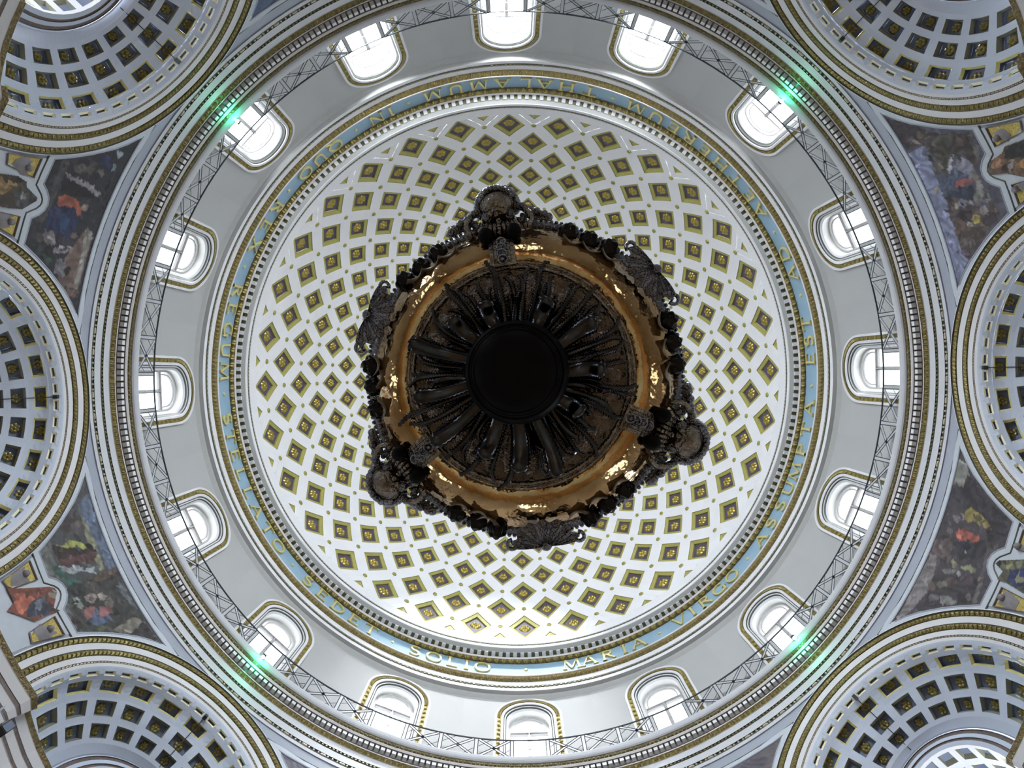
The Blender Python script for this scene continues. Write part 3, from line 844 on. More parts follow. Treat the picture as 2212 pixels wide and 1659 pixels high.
def painted(name, parent, outline, base, strokes, seed, R, step=.03, k=ALB):
    xs = [q[0] for q in outline]; ys = [q[1] for q in outline]
    nx = int((max(xs) - min(xs)) / step) + 2; ny = int((max(ys) - min(ys)) / step) + 2
    gx = np.linspace(min(xs), max(xs), nx); gy = np.linspace(min(ys), max(ys), ny)
    X, Y = np.meshgrid(gx, gy)
    wx = X + .025 * vnoise(X, Y, seed, 16) + .012 * vnoise(X, Y, seed + 5, 45); wy = Y + .02 * vnoise(X, Y, seed + 1, 16) + .012 * vnoise(X, Y, seed + 6, 45)
    col = np.zeros(X.shape + (4,)); col[..., :3] = lin(base, k); col[..., 3] = 1
    sh = 1 + .28 * vnoise(X, Y, seed + 2, 14) + .22 * vnoise(X, Y, seed + 3, 42)
    for st in strokes:
        if st[0] == 'p':
            m = inpoly(wx, wy, st[1]); c = st[2]
            cx = sum(q[0] for q in st[1]) / len(st[1]); cy = sum(q[1] for q in st[1]) / len(st[1])
            th = (len(st[1]) * 1.7 + cx * 9) % 3.1
        else:
            _, o, a, b, c = st
            det = a[0] * b[1] - a[1] * b[0]
            if abs(det) < 1e-5: continue
            dx, dy = wx - o[0], wy - o[1]
            u = (dx * b[1] - dy * b[0]) / det; v = (dy * a[0] - dx * a[1]) / det
            m = u * u + v * v < 1; th = o[0] * 3
        fold = 1 + .26 * np.sin((X * np.cos(th) + Y * np.sin(th)) * 26 + 9 * vnoise(X, Y, seed + 9, 7))
        for i in range(3):
            col[..., i] = np.where(m, lin(c, k)[i] * fold, col[..., i])
    rng = np.random.RandomState(seed + 50)
    src = col[..., :3].copy()
    for _ in range(int(len(strokes) * 9)):      # small brush dabs
        i, j = rng.randint(ny), rng.randint(nx)
        r1, r2, th = rng.uniform(.03, .13), rng.uniform(.015, .05), rng.uniform(0, 3.14)
        dx, dy = wx - gx[j], wy - gy[i]
        u = dx * np.cos(th) + dy * np.sin(th); v = dy * np.cos(th) - dx * np.sin(th)
        m = (u / r1) ** 2 + (v / r2) ** 2 < 1
        col[m, :3] = np.clip(src[i, j] * rng.uniform(.45, 1.75) + rng.uniform(-.006, .012), 0, .8)
    col[..., :3] *= sh[..., None]
    col = np.clip(col, 0, 1)
    cxs = (gx[:-1] + gx[1:]) / 2; cys = (gy[:-1] + gy[1:]) / 2
    CX, CY = np.meshgrid(cxs, cys)
    ins = inpoly(CX, CY, outline)
    used = {}
    vs, fs, cs = [], [], []
    def vid(i, j):
        if (i, j) not in used:
            used[(i, j)] = len(vs); vs.append(WP(gx[j], gy[i], R)); cs.append(col[i, j])
        return used[(i, j)]
    for i in range(ny - 1):
        for j in range(nx - 1):
            if ins[i, j]: fs.append((vid(i, j), vid(i, j + 1), vid(i + 1, j + 1), vid(i + 1, j)))
    me = bpy.data.meshes.new(name)
    me.from_pydata(vs, [], fs)
    ca = me.color_attributes.new('Col', 'FLOAT_COLOR', 'POINT')
    ca.data.foreach_set('color', np.array(cs, dtype=np.float32).ravel())
    me.materials.append(FRES)
    return link(name, me, parent)
FRESCO={
1:((38, 38, 44),[
('p',[(0.41,11.58),(0.34,11.67),(-0.01,11.9),(-0.94,11.87),(-1.01,12.05),(-0.24,12.08),(0.36,11.98)],(60,58,60)),
('p',[(0.26,13.08),(0.22,13.34),(0.81,13.39),(1.52,13.37),(1.57,12.91),(1.38,12.69),(0.93,12.8),(0.61,12.95)],(95,75,70)),
('p',[(0.23,13.12),(0.22,13.34),(1.53,13.34),(1.53,13.19),(0.78,13.2)],(115,110,105)),
('p',[(1.6,12.86),(1.55,13.38),(1.73,13.39),(1.73,13.03)],(85,65,60)),
('p',[(-0.62,12.05),(-0.63,12.26),(-0.58,12.87),(-0.47,13.05),(-0.3,12.16)],(28,25,30)),
('p',[(-0.73,12.07),(-0.72,12.27),(-0.72,12.79),(-0.58,13.15),(-0.53,13.08),(-0.59,12.75),(-0.64,12.25)],(110,105,110)),
('p',[(-0.21,12.13),(-0.32,12.25),(-0.31,12.54),(-0.26,12.74),(-0.03,12.88),(0.02,12.76),(-0.11,12.61),(-0.06,12.19)],(128,62,42)),
('e',(-0.21,12.87),(-0.03,0.1),(0.07,0.04),(110,100,85)),
('e',(-0.2,12.84),(-0.02,0.06),(0.04,0.02),(135,112,95)),
('p',[(0.06,12.03),(-0.05,12.17),(-0.14,12.63),(0.08,12.79),(0.29,12.85),(0.48,12.73),(0.49,12.4),(0.5,12.11),(0.28,12.05)],(26,34,68)),
('e',(0.26,12.47),(-0.03,0.12),(0.2,0.08),(25,52,90)),
('e',(0.14,12.25),(-0.02,0.1),(0.12,0.05),(36,40,66)),
('e',(-0.93,12.37),(-0.06,0.14),(0.09,0.06),(72,70,66)),
('e',(-0.99,12.6),(-0.05,0.12),(0.07,0.04),(65,60,58)),
('e',(-1.02,12.92),(-0.03,0.08),(0.07,0.04),(88,78,78)),
('e',(-1.14,12.62),(-0.04,0.1),(0.05,0.04),(60,54,52)),
('p',[(-1.32,12.72),(-1.44,12.82),(-1.35,13.08),(-1.17,13.07),(-1.17,12.76)],(34,40,74)),
('p',[(-1.61,12.99),(-1.62,13.15),(-1.57,13.26),(-1.46,13.17)],(115,125,135)),
('p',[(-1.34,13.12),(-1.29,13.24),(-1.18,13.23),(-1.17,13.13)],(98,118,128)),
('p',[(0.57,12.06),(0.48,12.28),(0.63,12.45),(0.74,12.43),(0.76,12.17)],(95,88,92)),
('p',[(0.6,12.12),(0.61,12.33),(0.65,12.37),(0.64,12.16)],(130,124,128)),
('p',[(0.82,12.46),(0.7,12.64),(0.69,12.87),(0.85,12.75),(0.88,12.51)],(120,114,122)),
('p',[(0.83,12.54),(0.72,12.73),(0.72,12.82),(0.84,12.63)],(60,56,64)),
('e',(0.67,12.01),(-0.02,0.1),(0.09,0.04),(70,62,65)),
('p',[(0.85,11.85),(0.8,12.08),(0.88,12.19),(0.98,12.09)],(45,52,50)),
('p',[(0.98,12.09),(0.97,12.35),(1.07,12.49),(1.14,12.35)],(45,66,54)),
('e',(0.86,12.29),(-0.02,0.11),(0.08,0.02),(30,26,30)),
('p',[(1.02,12.55),(0.96,12.73),(1.15,12.9),(1.34,12.79),(1.29,12.58)],(88,84,92)),
('e',(1.19,12.94),(-0.02,0.09),(0.08,0.03),(30,25,30)),
('e',(0.59,12.65),(-0.04,0.16),(0.08,0.03),(52,46,60)),
('e',(0.43,12.85),(-0.03,0.11),(0.06,0.02),(85,70,66)),
]),
2:((62, 64, 66),[
('p',[(-1.55,13.04),(-1.71,13.48),(-1.03,13.44),(-0.48,13.49),(0.06,13.46),(0.06,13.16),(-0.51,13.21),(-0.99,13.11),(-1.34,13.05)],(75,87,110)),
('p',[(-1.34,13.05),(-1.13,13.1),(-0.52,13.18),(-0.02,13.1),(-0.01,12.96),(-0.59,12.97),(-1.0,12.97)],(112,112,88)),
('p',[(-0.02,12.52),(0.16,13.43),(1.47,13.4),(1.51,13.12),(1.27,12.43),(0.88,11.72),(0.27,11.97)],(48,48,46)),
('p',[(-0.9,11.7),(-0.95,11.98),(-0.37,11.97),(0.46,11.84),(0.86,11.73),(0.38,11.66),(0.19,11.89),(-0.17,11.86),(-0.38,11.68)],(82,84,82)),
('e',(-1.22,12.74),(0.07,0.27),(0.2,-0.09),(60,54,56)),
('e',(-1.05,12.8),(0.06,0.23),(0.15,-0.08),(72,64,68)),
('e',(-1.13,12.51),(0.04,0.14),(0.11,-0.05),(60,52,52)),
('e',(-1.14,12.87),(0.03,0.09),(0.07,-0.03),(98,88,84)),
('p',[(-1.0,11.97),(-0.85,12.14),(-0.6,12.78),(-0.64,13.0),(-0.43,13.13),(-0.32,13.0),(-0.28,12.67),(-0.44,12.12),(-0.61,12.06)],(46,34,34)),
('p',[(-0.88,12.12),(-0.82,12.31),(-0.88,12.52),(-0.79,12.74),(-0.62,12.89),(-0.57,12.83),(-0.68,12.62),(-0.78,12.29)],(140,142,56)),
('e',(-0.6,12.98),(0.02,0.07),(0.06,-0.03),(34,27,27)),
('p',[(-0.58,12.07),(-0.51,12.6),(-0.47,13.01),(-0.4,13.08),(-0.25,12.89),(-0.35,12.32),(-0.42,12.11)],(76,50,48)),
('p',[(-0.53,11.87),(-0.42,12.05),(-0.18,12.1),(-0.02,12.39),(0.06,12.28),(0.01,12.06),(-0.13,11.96),(-0.35,11.9)],(40,76,68)),
('p',[(-0.48,12.02),(-0.35,12.26),(-0.31,12.49),(-0.17,12.74),(-0.02,12.86),(0.01,12.81),(-0.15,12.59),(-0.24,12.2),(-0.34,12.07)],(125,130,138)),
('e',(0.11,12.19),(0.08,0.2),(0.12,-0.08),(40,40,42)),
('p',[(0.02,12.56),(0.01,12.88),(0.06,13.46),(0.17,13.47),(0.21,12.85)],(76,62,54)),
('p',[(0.27,12.99),(0.17,13.47),(0.28,13.47),(0.37,13.04)],(55,45,42)),
('p',[(0.39,13.31),(0.48,13.4),(1.15,13.4),(0.89,13.29),(0.57,13.19)],(80,84,92)),
('e',(0.24,12.59),(0.07,0.16),(0.11,-0.07),(66,60,60)),
('e',(0.41,12.42),(0.06,0.14),(0.09,-0.06),(115,104,100)),
('e',(0.42,12.42),(0.03,0.07),(0.04,-0.02),(80,70,68)),
('e',(0.48,12.69),(0.04,0.09),(0.07,-0.05),(122,112,106)),
('e',(0.7,12.78),(0.05,0.11),(0.09,-0.06),(104,92,90)),
('e',(0.67,12.82),(0.03,0.05),(0.04,-0.03),(70,62,60)),
('p',[(0.24,12.02),(0.26,12.13),(0.49,12.14),(0.5,12.04),(0.35,11.98)],(114,120,116)),
('p',[(0.56,12.06),(0.54,12.23),(0.61,12.41),(0.75,12.25),(0.77,12.07)],(122,78,76)),
('p',[(0.66,12.51),(0.78,12.78),(0.89,12.66),(0.89,12.42),(0.77,12.4)],(124,74,76)),
('p',[(0.63,12.44),(0.81,12.37),(0.91,12.47),(0.95,12.62),(1.02,12.42),(0.98,12.18),(0.83,12.09)],(64,80,108)),
('e',(0.67,11.86),(0.07,0.14),(0.1,-0.06),(62,52,52)),
('p',[(1.21,12.48),(1.23,13.21),(1.47,13.4),(1.46,12.79)],(102,96,86)),
('p',[(1.48,12.77),(1.48,13.35),(1.91,13.41),(1.98,13.25)],(44,40,42)),
('e',(1.05,12.26),(0.07,0.15),(0.05,-0.03),(70,76,50)),
]),
3:((70, 70, 84),[
('p',[(1.07,13.42),(1.06,12.96),(0.72,13.0),(0.29,13.05),(-0.33,13.06),(-1.07,13.12),(-1.61,12.99),(-1.97,13.34),(-1.85,13.49),(-0.8,13.47),(0.13,13.44),(0.78,13.42)],(104,109,140)),
('p',[(2.1,13.52),(1.34,12.69),(1.14,12.87),(1.12,13.41),(1.65,13.45)],(50,42,48)),
('p',[(1.36,13.23),(1.35,13.1),(1.2,13.05),(1.21,13.25)],(88,77,74)),
('e',(1.3,12.88),(-0.04,-0.1),(-0.08,0.06),(88,74,68)),
('p',[(1.28,12.73),(0.81,11.76),(0.36,11.79),(0.19,11.99),(0.53,12.17),(0.66,12.43),(0.6,12.71),(0.88,12.9),(1.12,12.98)],(58,50,50)),
('e',(0.95,12.48),(-0.11,-0.25),(-0.12,0.08),(68,68,62)),
('p',[(0.84,11.87),(0.8,11.77),(0.38,11.78),(0.25,11.93)],(82,76,78)),
('e',(0.79,12.12),(-0.06,-0.13),(-0.09,0.06),(74,62,62)),
('e',(0.81,12.6),(-0.08,-0.18),(-0.18,0.12),(60,56,48)),
('e',(0.5,12.89),(-0.05,-0.15),(-0.11,0.07),(80,70,64)),
('e',(0.49,12.66),(-0.05,-0.12),(-0.18,0.1),(58,56,44)),
('e',(0.76,12.96),(-0.03,-0.05),(-0.06,0.04),(36,34,36)),
('p',[(0.54,12.25),(0.37,12.1),(0.17,12.05),(0.03,12.18),(0.29,12.45),(0.38,12.49)],(114,112,130)),
('p',[(0.61,12.43),(0.6,12.33),(0.35,12.68),(0.4,12.68)],(138,138,146)),
('p',[(0.42,12.47),(0.38,12.26),(0.35,12.68)],(120,118,132)),
('p',[(0.21,12.95),(0.28,12.61),(0.17,12.32),(0.01,12.19),(-0.02,12.71),(-0.07,12.92),(0.05,13.07)],(60,70,92)),
('p',[(-0.09,13.06),(-0.05,12.61),(-0.12,12.26),(-0.3,12.32),(-0.45,12.53),(-0.26,12.67),(-0.17,13.04)],(40,46,62)),
('p',[(-0.02,12.71),(0.08,12.43),(0.03,12.23),(-0.04,12.22),(-0.08,12.37),(-0.05,12.67)],(128,66,58)),
('e',(0.07,13.18),(-0.03,-0.07),(-0.07,0.05),(118,112,102)),
('p',[(-0.17,13.04),(-0.25,12.72),(-0.46,12.56),(-0.72,11.9),(-0.89,11.92),(-1.02,12.12),(-1.18,12.37),(-1.4,12.69),(-1.57,12.97),(-1.4,13.12),(-0.89,13.1),(-0.6,13.13)],(72,61,61)),
('p',[(-0.06,12.17),(-0.07,12.02),(-0.38,12.09),(-0.51,12.31),(-0.4,12.39),(-0.23,12.2)],(112,110,106)),
('p',[(-0.35,11.97),(-0.52,11.97),(-0.59,12.1),(-0.48,12.11)],(112,108,102)),
('p',[(0.24,12.07),(-0.03,12.07),(-0.15,12.19),(0.03,12.18)],(96,84,78)),
('e',(-0.42,12.86),(-0.02,-0.07),(-0.05,0.03),(128,118,108)),
('e',(-0.44,12.47),(-0.02,-0.05),(-0.04,0.02),(122,117,112)),
('e',(-0.69,12.22),(-0.03,-0.1),(-0.1,0.05),(122,116,114)),
('e',(-0.38,12.67),(-0.03,-0.09),(-0.09,0.04),(100,100,118)),
('e',(-0.39,12.67),(-0.02,-0.05),(-0.06,0.03),(46,48,62)),
('e',(-0.66,12.74),(-0.06,-0.2),(-0.12,0.05),(50,40,46)),
('e',(-0.64,12.02),(-0.03,-0.09),(-0.08,0.03),(70,58,52)),
('e',(-0.87,12.12),(-0.04,-0.14),(-0.12,0.04),(56,44,54)),
('e',(-1.06,12.68),(-0.08,-0.3),(-0.13,0.05),(62,50,48)),
('e',(-0.85,12.88),(-0.04,-0.13),(-0.11,0.04),(84,66,62)),
('e',(-1.18,12.87),(-0.03,-0.14),(-0.08,0.03),(80,74,72)),
('e',(-1.4,13.01),(-0.03,-0.14),(-0.07,0.02),(76,66,78)),
('e',(-0.93,13.06),(-0.02,-0.08),(-0.06,0.03),(92,72,68)),
('e',(-0.86,12.68),(-0.02,-0.08),(-0.06,0.03),(134,124,118)),
('e',(-0.8,12.47),(-0.02,-0.08),(-0.11,0.05),(146,130,48)),
('e',(-0.92,12.37),(-0.01,-0.04),(-0.06,0.03),(128,108,98)),
('e',(-0.77,12.52),(-0.01,-0.06),(-0.05,0.02),(104,84,70)),
]),
4:((58, 52, 58),[
('p',[(1.88,13.49),(1.77,13.14),(1.57,13.11),(1.28,13.15),(1.27,13.45),(1.56,13.46)],(110,110,104)),
('p',[(1.62,13.1),(1.28,12.55),(0.83,11.77),(0.43,11.88),(0.32,12.09),(0.84,12.56),(1.0,13.37),(1.26,13.43),(1.29,13.14)],(44,40,46)),
('p',[(-0.35,13.42),(-0.33,13.21),(-0.61,13.11),(-1.17,13.03),(-1.46,13.12),(-1.75,13.19),(-2.12,13.36),(-1.1,13.48)],(102,95,97)),
('p',[(0.19,12.08),(0.39,11.86),(-0.27,11.91),(-0.88,11.79),(-0.92,11.89),(-0.46,11.97)],(82,78,80)),
('p',[(-0.01,13.51),(0.12,13.05),(-0.14,12.83),(-0.4,12.84),(-0.34,13.17),(-0.32,13.41)],(80,67,67)),
('p',[(0.11,12.95),(0.35,12.2),(0.12,12.05),(-0.05,12.18),(-0.18,12.55),(-0.14,12.83)],(42,40,46)),
('e',(0.09,12.57),(0.03,-0.12),(-0.07,-0.03),(26,28,44)),
('e',(-0.02,12.56),(0.01,-0.03),(-0.03,-0.02),(150,145,140)),
('p',[(0.93,12.87),(0.87,12.63),(0.74,12.28),(0.6,12.1),(0.57,12.29),(0.65,12.62),(0.59,12.77),(0.67,12.9)],(118,104,44)),
('p',[(0.8,12.74),(0.78,12.54),(0.6,12.31),(0.67,12.55)],(70,62,38)),
('p',[(0.3,13.0),(0.39,12.88),(0.4,12.66),(0.39,12.38),(0.32,12.32),(0.22,12.47),(0.18,12.78)],(138,64,50)),
('e',(0.6,13.09),(0.02,-0.09),(-0.06,-0.03),(102,92,98)),
('e',(0.66,12.95),(0.01,-0.05),(-0.07,-0.03),(112,102,106)),
('e',(0.29,13.15),(0.02,-0.08),(-0.06,-0.03),(94,84,88)),
('e',(0.46,12.74),(0.03,-0.09),(-0.04,-0.02),(70,56,56)),
('p',[(-0.56,12.96),(-0.41,12.54),(-0.45,12.41),(-0.64,12.41),(-0.49,12.52),(-0.63,12.83)],(96,96,96)),
('p',[(-0.75,13.09),(-0.63,12.83),(-0.57,12.48),(-0.39,12.14),(-0.38,11.91),(-0.68,11.95),(-0.93,11.91),(-1.42,12.8),(-1.51,12.95),(-1.13,13.0)],(50,44,48)),
('p',[(-0.32,12.82),(-0.27,12.73),(-0.35,12.57),(-0.27,12.34),(-0.26,12.13),(-0.35,12.13),(-0.38,12.47),(-0.42,12.71)],(102,104,78)),
('e',(-0.31,12.77),(0.01,-0.05),(-0.04,-0.02),(130,122,92)),
('e',(-0.86,12.8),(0.04,-0.1),(-0.07,-0.04),(96,92,86)),
('e',(-1.17,12.79),(0.06,-0.13),(-0.06,-0.05),(88,82,84)),
('p',[(-1.07,12.67),(-0.99,12.43),(-1.03,12.2),(-1.17,12.37),(-1.22,12.57)],(102,100,100)),
('e',(-0.84,12.02),(0.02,-0.06),(-0.07,-0.04),(84,78,80)),
('p',[(-0.41,12.14),(-0.34,11.88),(-0.46,11.97)],(96,84,78)),
('e',(-0.54,12.22),(0.05,-0.13),(-0.09,-0.05),(68,54,62)),
('e',(-0.71,12.6),(0.06,-0.14),(-0.07,-0.05),(72,58,58)),
('e',(-0.98,13.0),(0.03,-0.1),(-0.08,-0.05),(76,62,58)),
]),
}
CARTOUCHE={
1:dict(fig=[(-0.23,10.68),(-0.31,11.06),(-0.27,11.28),(-0.18,11.32),(-0.06,11.63),(0.01,11.63),(0.24,11.4),(0.31,11.08),(0.32,10.9)],base=(62,53,44),st=[('p',[(-0.15,10.72),(-0.19,11.04),(-0.04,11.06),(0.15,10.83)],(118,92,50)),('p',[(-0.02,11.09),(-0.18,11.32),(-0.06,11.63),(0.24,11.4),(0.19,11.22)],(58,58,60)),('p',[(-0.06,11.25),(-0.11,11.35),(0.13,11.42),(0.12,11.33)],(100,96,94)),('e',(-0.24,11.09),(-0.04,0.11),(0.05,0.02),(40,36,32))],sq=[[(-0.62,10.64),(-0.78,11.31),(-0.36,11.34),(-0.39,10.72)],[(0.4,10.92),(0.35,11.32),(0.77,11.33),(0.74,11.04)]],pu=[[(-0.62,10.98),(-0.7,11.07),(-0.68,11.28),(-0.56,11.14),(-0.43,11.18),(-0.37,11.3),(-0.35,11.13),(-0.48,10.89),(-0.58,10.93)],[(0.42,10.93),(0.39,11.25),(0.5,11.15),(0.64,11.29),(0.72,11.03)]]),
2:dict(fig=[(-0.51,10.74),(-0.4,10.9),(-0.17,11.58),(-0.1,11.68),(-0.02,11.69),(0.24,11.46),(0.34,11.57),(0.3,11.26),(0.31,10.99),(0.14,10.82),(-0.09,10.56),(-0.18,10.75)],base=(112,58,42),st=[('p',[(-0.33,10.82),(-0.22,11.09),(-0.09,11.18),(0.03,10.91),(0.04,10.75),(-0.14,10.75)],(156,78,54)),('p',[(0.03,10.91),(-0.09,11.18),(-0.03,11.39),(0.2,11.48),(0.3,11.26),(0.16,10.86)],(50,54,70)),('p',[(-0.06,11.19),(-0.02,11.3),(0.17,11.19),(0.13,11.09)],(100,105,120)),('e',(-0.03,11.63),(0.02,0.06),(0.07,-0.04),(120,110,100)),('p',[(0.19,11.4),(0.34,11.57),(0.27,11.36)],(60,46,40)),('e',(0.05,11.34),(0.04,0.09),(0.05,-0.02),(70,72,84)),('e',(-0.17,11.33),(0.07,0.18),(0.05,-0.03),(88,48,40))],sq=[[(-0.73,10.69),(-0.82,11.36),(-0.38,11.38),(-0.51,10.76),(-0.58,10.62)],[(0.39,10.76),(0.35,11.36),(0.79,11.37),(0.64,10.65)]],pu=[[(-0.62,10.92),(-0.7,11.06),(-0.71,11.29),(-0.61,11.2),(-0.39,11.28),(-0.47,10.86)],[(0.41,10.9),(0.38,11.08),(0.51,11.21),(0.68,11.31),(0.7,11.07),(0.65,10.9)]]),
3:dict(fig=[(0.03,11.79),(0.18,11.61),(0.23,11.32),(0.32,11.22),(0.29,10.75),(-0.36,11.05),(-0.15,11.41),(-0.07,11.73)],base=(84,62,46),st=[('p',[(0.29,11.26),(0.27,10.76),(-0.0,10.89),(0.09,11.27)],(36,36,36)),('e',(0.11,11.5),(-0.05,-0.12),(-0.09,0.04),(120,84,58)),('p',[(-0.07,11.19),(-0.02,10.9),(-0.22,10.99)],(146,104,54)),('p',[(0.07,11.23),(0.05,11.13),(-0.2,11.29),(-0.16,11.34)],(110,106,104)),('e',(0.03,11.68),(-0.02,-0.05),(-0.06,0.04),(88,92,92)),('e',(-0.06,11.39),(-0.03,-0.08),(-0.06,0.03),(52,36,30))],sq=[[(0.73,11.43),(0.61,10.8),(0.43,10.85),(0.38,11.41)],[(-0.38,11.42),(-0.36,11.05),(-0.76,11.21),(-0.76,11.43)]],pu=[[(0.65,11.35),(0.64,11.12),(0.47,11.02),(0.37,11.13),(0.48,11.25)],[(-0.43,11.39),(-0.39,11.1),(-0.63,11.16),(-0.53,11.29)]]),
4:dict(fig=[(-0.01,11.73),(0.07,11.68),(0.28,11.13),(-0.34,10.86),(-0.27,11.34),(-0.28,11.56),(-0.1,11.51)],base=(72,70,52),st=[('p',[(-0.24,11.37),(-0.04,11.33),(0.15,11.08),(-0.32,10.86)],(34,40,86)),('e',(-0.01,11.66),(0.03,-0.07),(-0.06,-0.03),(40,40,38)),('e',(-0.12,11.11),(0.04,-0.09),(-0.06,-0.03),(112,112,80)),('e',(0.04,11.41),(0.03,-0.1),(-0.06,-0.03),(96,94,62)),('e',(0.15,11.25),(0.02,-0.06),(-0.04,-0.02),(104,104,84))],sq=[[(0.34,11.42),(0.91,11.31),(0.41,11.14)],[(-0.82,11.41),(-0.41,11.43),(-0.39,10.79),(-0.72,10.67)]],pu=[[(0.37,11.39),(0.55,11.32),(0.45,11.15)],[(-0.7,11.37),(-0.55,11.31),(-0.43,11.37),(-0.42,11.21),(-0.49,10.98),(-0.67,10.98),(-0.72,11.13)]]),
}

SPA = {1: 157.5, 2: 202.5, 3: 22.5, 4: 337.5, 5: 112.5, 6: 247.5, 7: 292.5, 8: 67.5}
ML = {1: 'dark fresco with an orange-robed figure above a deep blue skirt, beside the word REX', 2: 'fresco of yellow, green and pink robed figures under a pale sky, beside STELLATO',
      3: 'fresco with a violet sky over a brown crowd in white robes, beside the word AD', 4: 'dark fresco with a mustard banner and an orange-red robe, beside ASSUMPTA',
      5: 'fresco corner of plain slate blue above the word IN', 6: 'fresco corner of dusky blue and purple below the word SOLIO', 7: 'fresco corner of dusky brown and purple below the word MARIA', 8: 'fresco corner of dark grey blue above the gap before THALAMUM'}
FRESCO[5] = ((66, 84, 116), [('p', [(-1.2, 13.5), (.5, 13.5), (.2, 12.6), (-.8, 12.4)], (88, 92, 100)), ('e', (.3, 12.4), (.5, 0), (0, .3), (60, 56, 66))])
FRESCO[6] = ((76, 82, 104), [('p', [(-2.2, 13.5), (-.4, 13.5), (.2, 12.7), (-1.4, 12.6)], (80, 76, 92)), ('e', (.3, 12.4), (.5, 0), (0, .3), (66, 58, 66)), ('e', (1.0, 13.1), (.4, 0), (0, .2), (92, 84, 84))])
FRESCO[7] = ((84, 76, 82), [('p', [(-1.8, 13.5), (-.2, 13.5), (.2, 12.7), (-1.2, 12.6)], (94, 84, 82)), ('e', (.3, 12.4), (.5, 0), (0, .3), (62, 54, 62)), ('e', (1.2, 13.2), (.4, 0), (0, .2), (72, 66, 78))])
FRESCO[8] = ((62, 62, 76), [('p', [(-1.8, 13.5), (-.2, 13.5), (.2, 12.7), (-1.2, 12.6)], (74, 68, 72)), ('e', (.3, 12.4), (.5, 0), (0, .3), (50, 44, 52)), ('e', (1.2, 13.2), (.4, 0), (0, .2), (70, 74, 92))])
for i, c in SPA.items():
    rz = -rad(c + DL)
    sp = tag(empty('wall_spandrel', (0, 0, 0), rz), 'grey spandrel wall carrying the ' + ML[i].split(',')[0], 'wall', 'structure')
    link('wall_face', spm, sp); link('fresco_frame', frm, sp); link('frame_band', bandm, sp)
    base, strokes = FRESCO[i]
    f = painted('mural', None, poly, base, strokes, 11 * i, 9.985)
    f.rotation_euler = (0, 0, rz)
    tag(f, ML[i], 'mural')
    if i in CARTOUCHE:
        d = CARTOUCHE[i]
        for sg in (1, -1):
            sq = [(.38, 11.43), (.80, 11.43), (.63, 10.72), (.42, 10.78)]
            mb = MB()
            ins = [(lerp(.55, x, .86), lerp(11.12, h, .88)) for x, h in sq]
            mb.add([WP(sg * x, h, 9.985) for x, h in ins], [(0, 1, 2, 3)])
            mb.build('gold_mosaic', [MOSG], sp)
            mb = MB()
            mb.grid([[WP(sg * x, h, 9.965) for x, h in sq + sq[:1]], [WP(sg * x, h, 9.96) for x, h in [(lerp(x, y[0], .5), lerp(h, y[1], .5)) for (x, h), y in zip(sq + sq[:1], ins + ins[:1])]], [WP(sg * x, h, 9.985) for x, h in ins + ins[:1]]], 0)
            mb.build('mosaic_frame', [BROWNB], sp)
        for pu in d['pu']:
            mb = MB()
            cx = sum(q[0] for q in pu) / len(pu); ch = sum(q[1] for q in pu) / len(pu)
            n = len(pu)
            mb.add([WP(x, h, 9.98) for x, h in pu] + [WP(lerp(cx, x, .62), lerp(ch, h, .62), 9.95) for x, h in pu] + [WP(cx, ch, 9.935)],
                   [(k, (k + 1) % n, n + (k + 1) % n, n + k) for k in range(n)] + [(n + k, n + (k + 1) % n, 2 * n) for k in range(n)])
            mb.ball(WP(cx, ch + .1, 9.94), .07, 8, 6)
            mb.build('putto', [PUTTO], sp, True)
        painted('seated_figure', sp, d['fig'], d['base'], d['st'], 77 + i, 9.95, .012)

# ---- impost entablature and lower walls
CPT = [(9.86, 2.41), (9.98, 2.26), (10.02, 2.36), (10.11, 2.30), (10.2, 2.07), (10.31, 1.745), (10.40, 1.374), (10.47, 1.02), (10.55, .98)]
def plan(e):
    pts = []
    tc = math.degrees(math.asin((2.41 + e * .5) / (9.85 + e)))
    for j in range(5):
        pts.append(P(lerp(22.5, tc, j / 4), 9.85 + e, 0)[:2])
    for R, t in CPT[1:]:
        R2, t2 = R + e * .45, t + e * .75
        pts.append((math.sqrt(R2 * R2 - t2 * t2), -t2))
    return pts
ENT = [(.75, 10.20, None), (0.03, 10.21, WHITE), (0, 10.19, WHITE), (0.0, 10.185, GOLD2), (.04, 10.10, GOLD2), (.05, 10.09, WHITE), (.10, 9.95, WHITE), (.11, 9.945, BROWNB), (.12, 9.89, BROWNB), (.13, 9.885, WHITE), (.17, 9.76, WHITE), (.175, 9.755, BROWNB), (.18, 9.71, BROWNB), (.2, 9.70, WHITE), (.22, 9.55, WHITE)]
em = [WHITE, GOLD2, BROWNB]
def side(pts, s): return [(x, y * s) for x, y in pts]
mb = MB(); lw = MB()
for s in (1, -1):
    mb.grid([[(x, y, Z0 + H) for x, y in side(plan(e), s)] for e, H, m in ENT], [em.index(m) for e, H, m in ENT[1:]])
    base = side(plan(.22), s) + [(12.4, -1.0 * s)]
    lw.grid([[(x, y, z) for x, y in base] for z in (Z0 + 9.56, Z0 + 4, 0)])
lw.add([(12.4, -1.0, 0), (12.4, 1.0, 0), (12.4, 1.0, Z0 + 9.6), (12.4, -1.0, Z0 + 9.6)], [(0, 1, 2, 3)])
impm = mb.mesh('impost', em); lowm = lw.mesh('pier_wall', [LOWER])
imp = tag(empty('trim_3'), 'projecting impost cornice at the feet of the niche arches', 'cornice', 'structure')
low = tag(empty('wall_lower'), 'plain stone piers and niche walls below the arches', 'wall', 'structure')
for a in range(0, 360, 45):
    link('impost', impm, imp, -rad(a + DL)); link('pier_wall', lowm, low, -rad(a + DL))

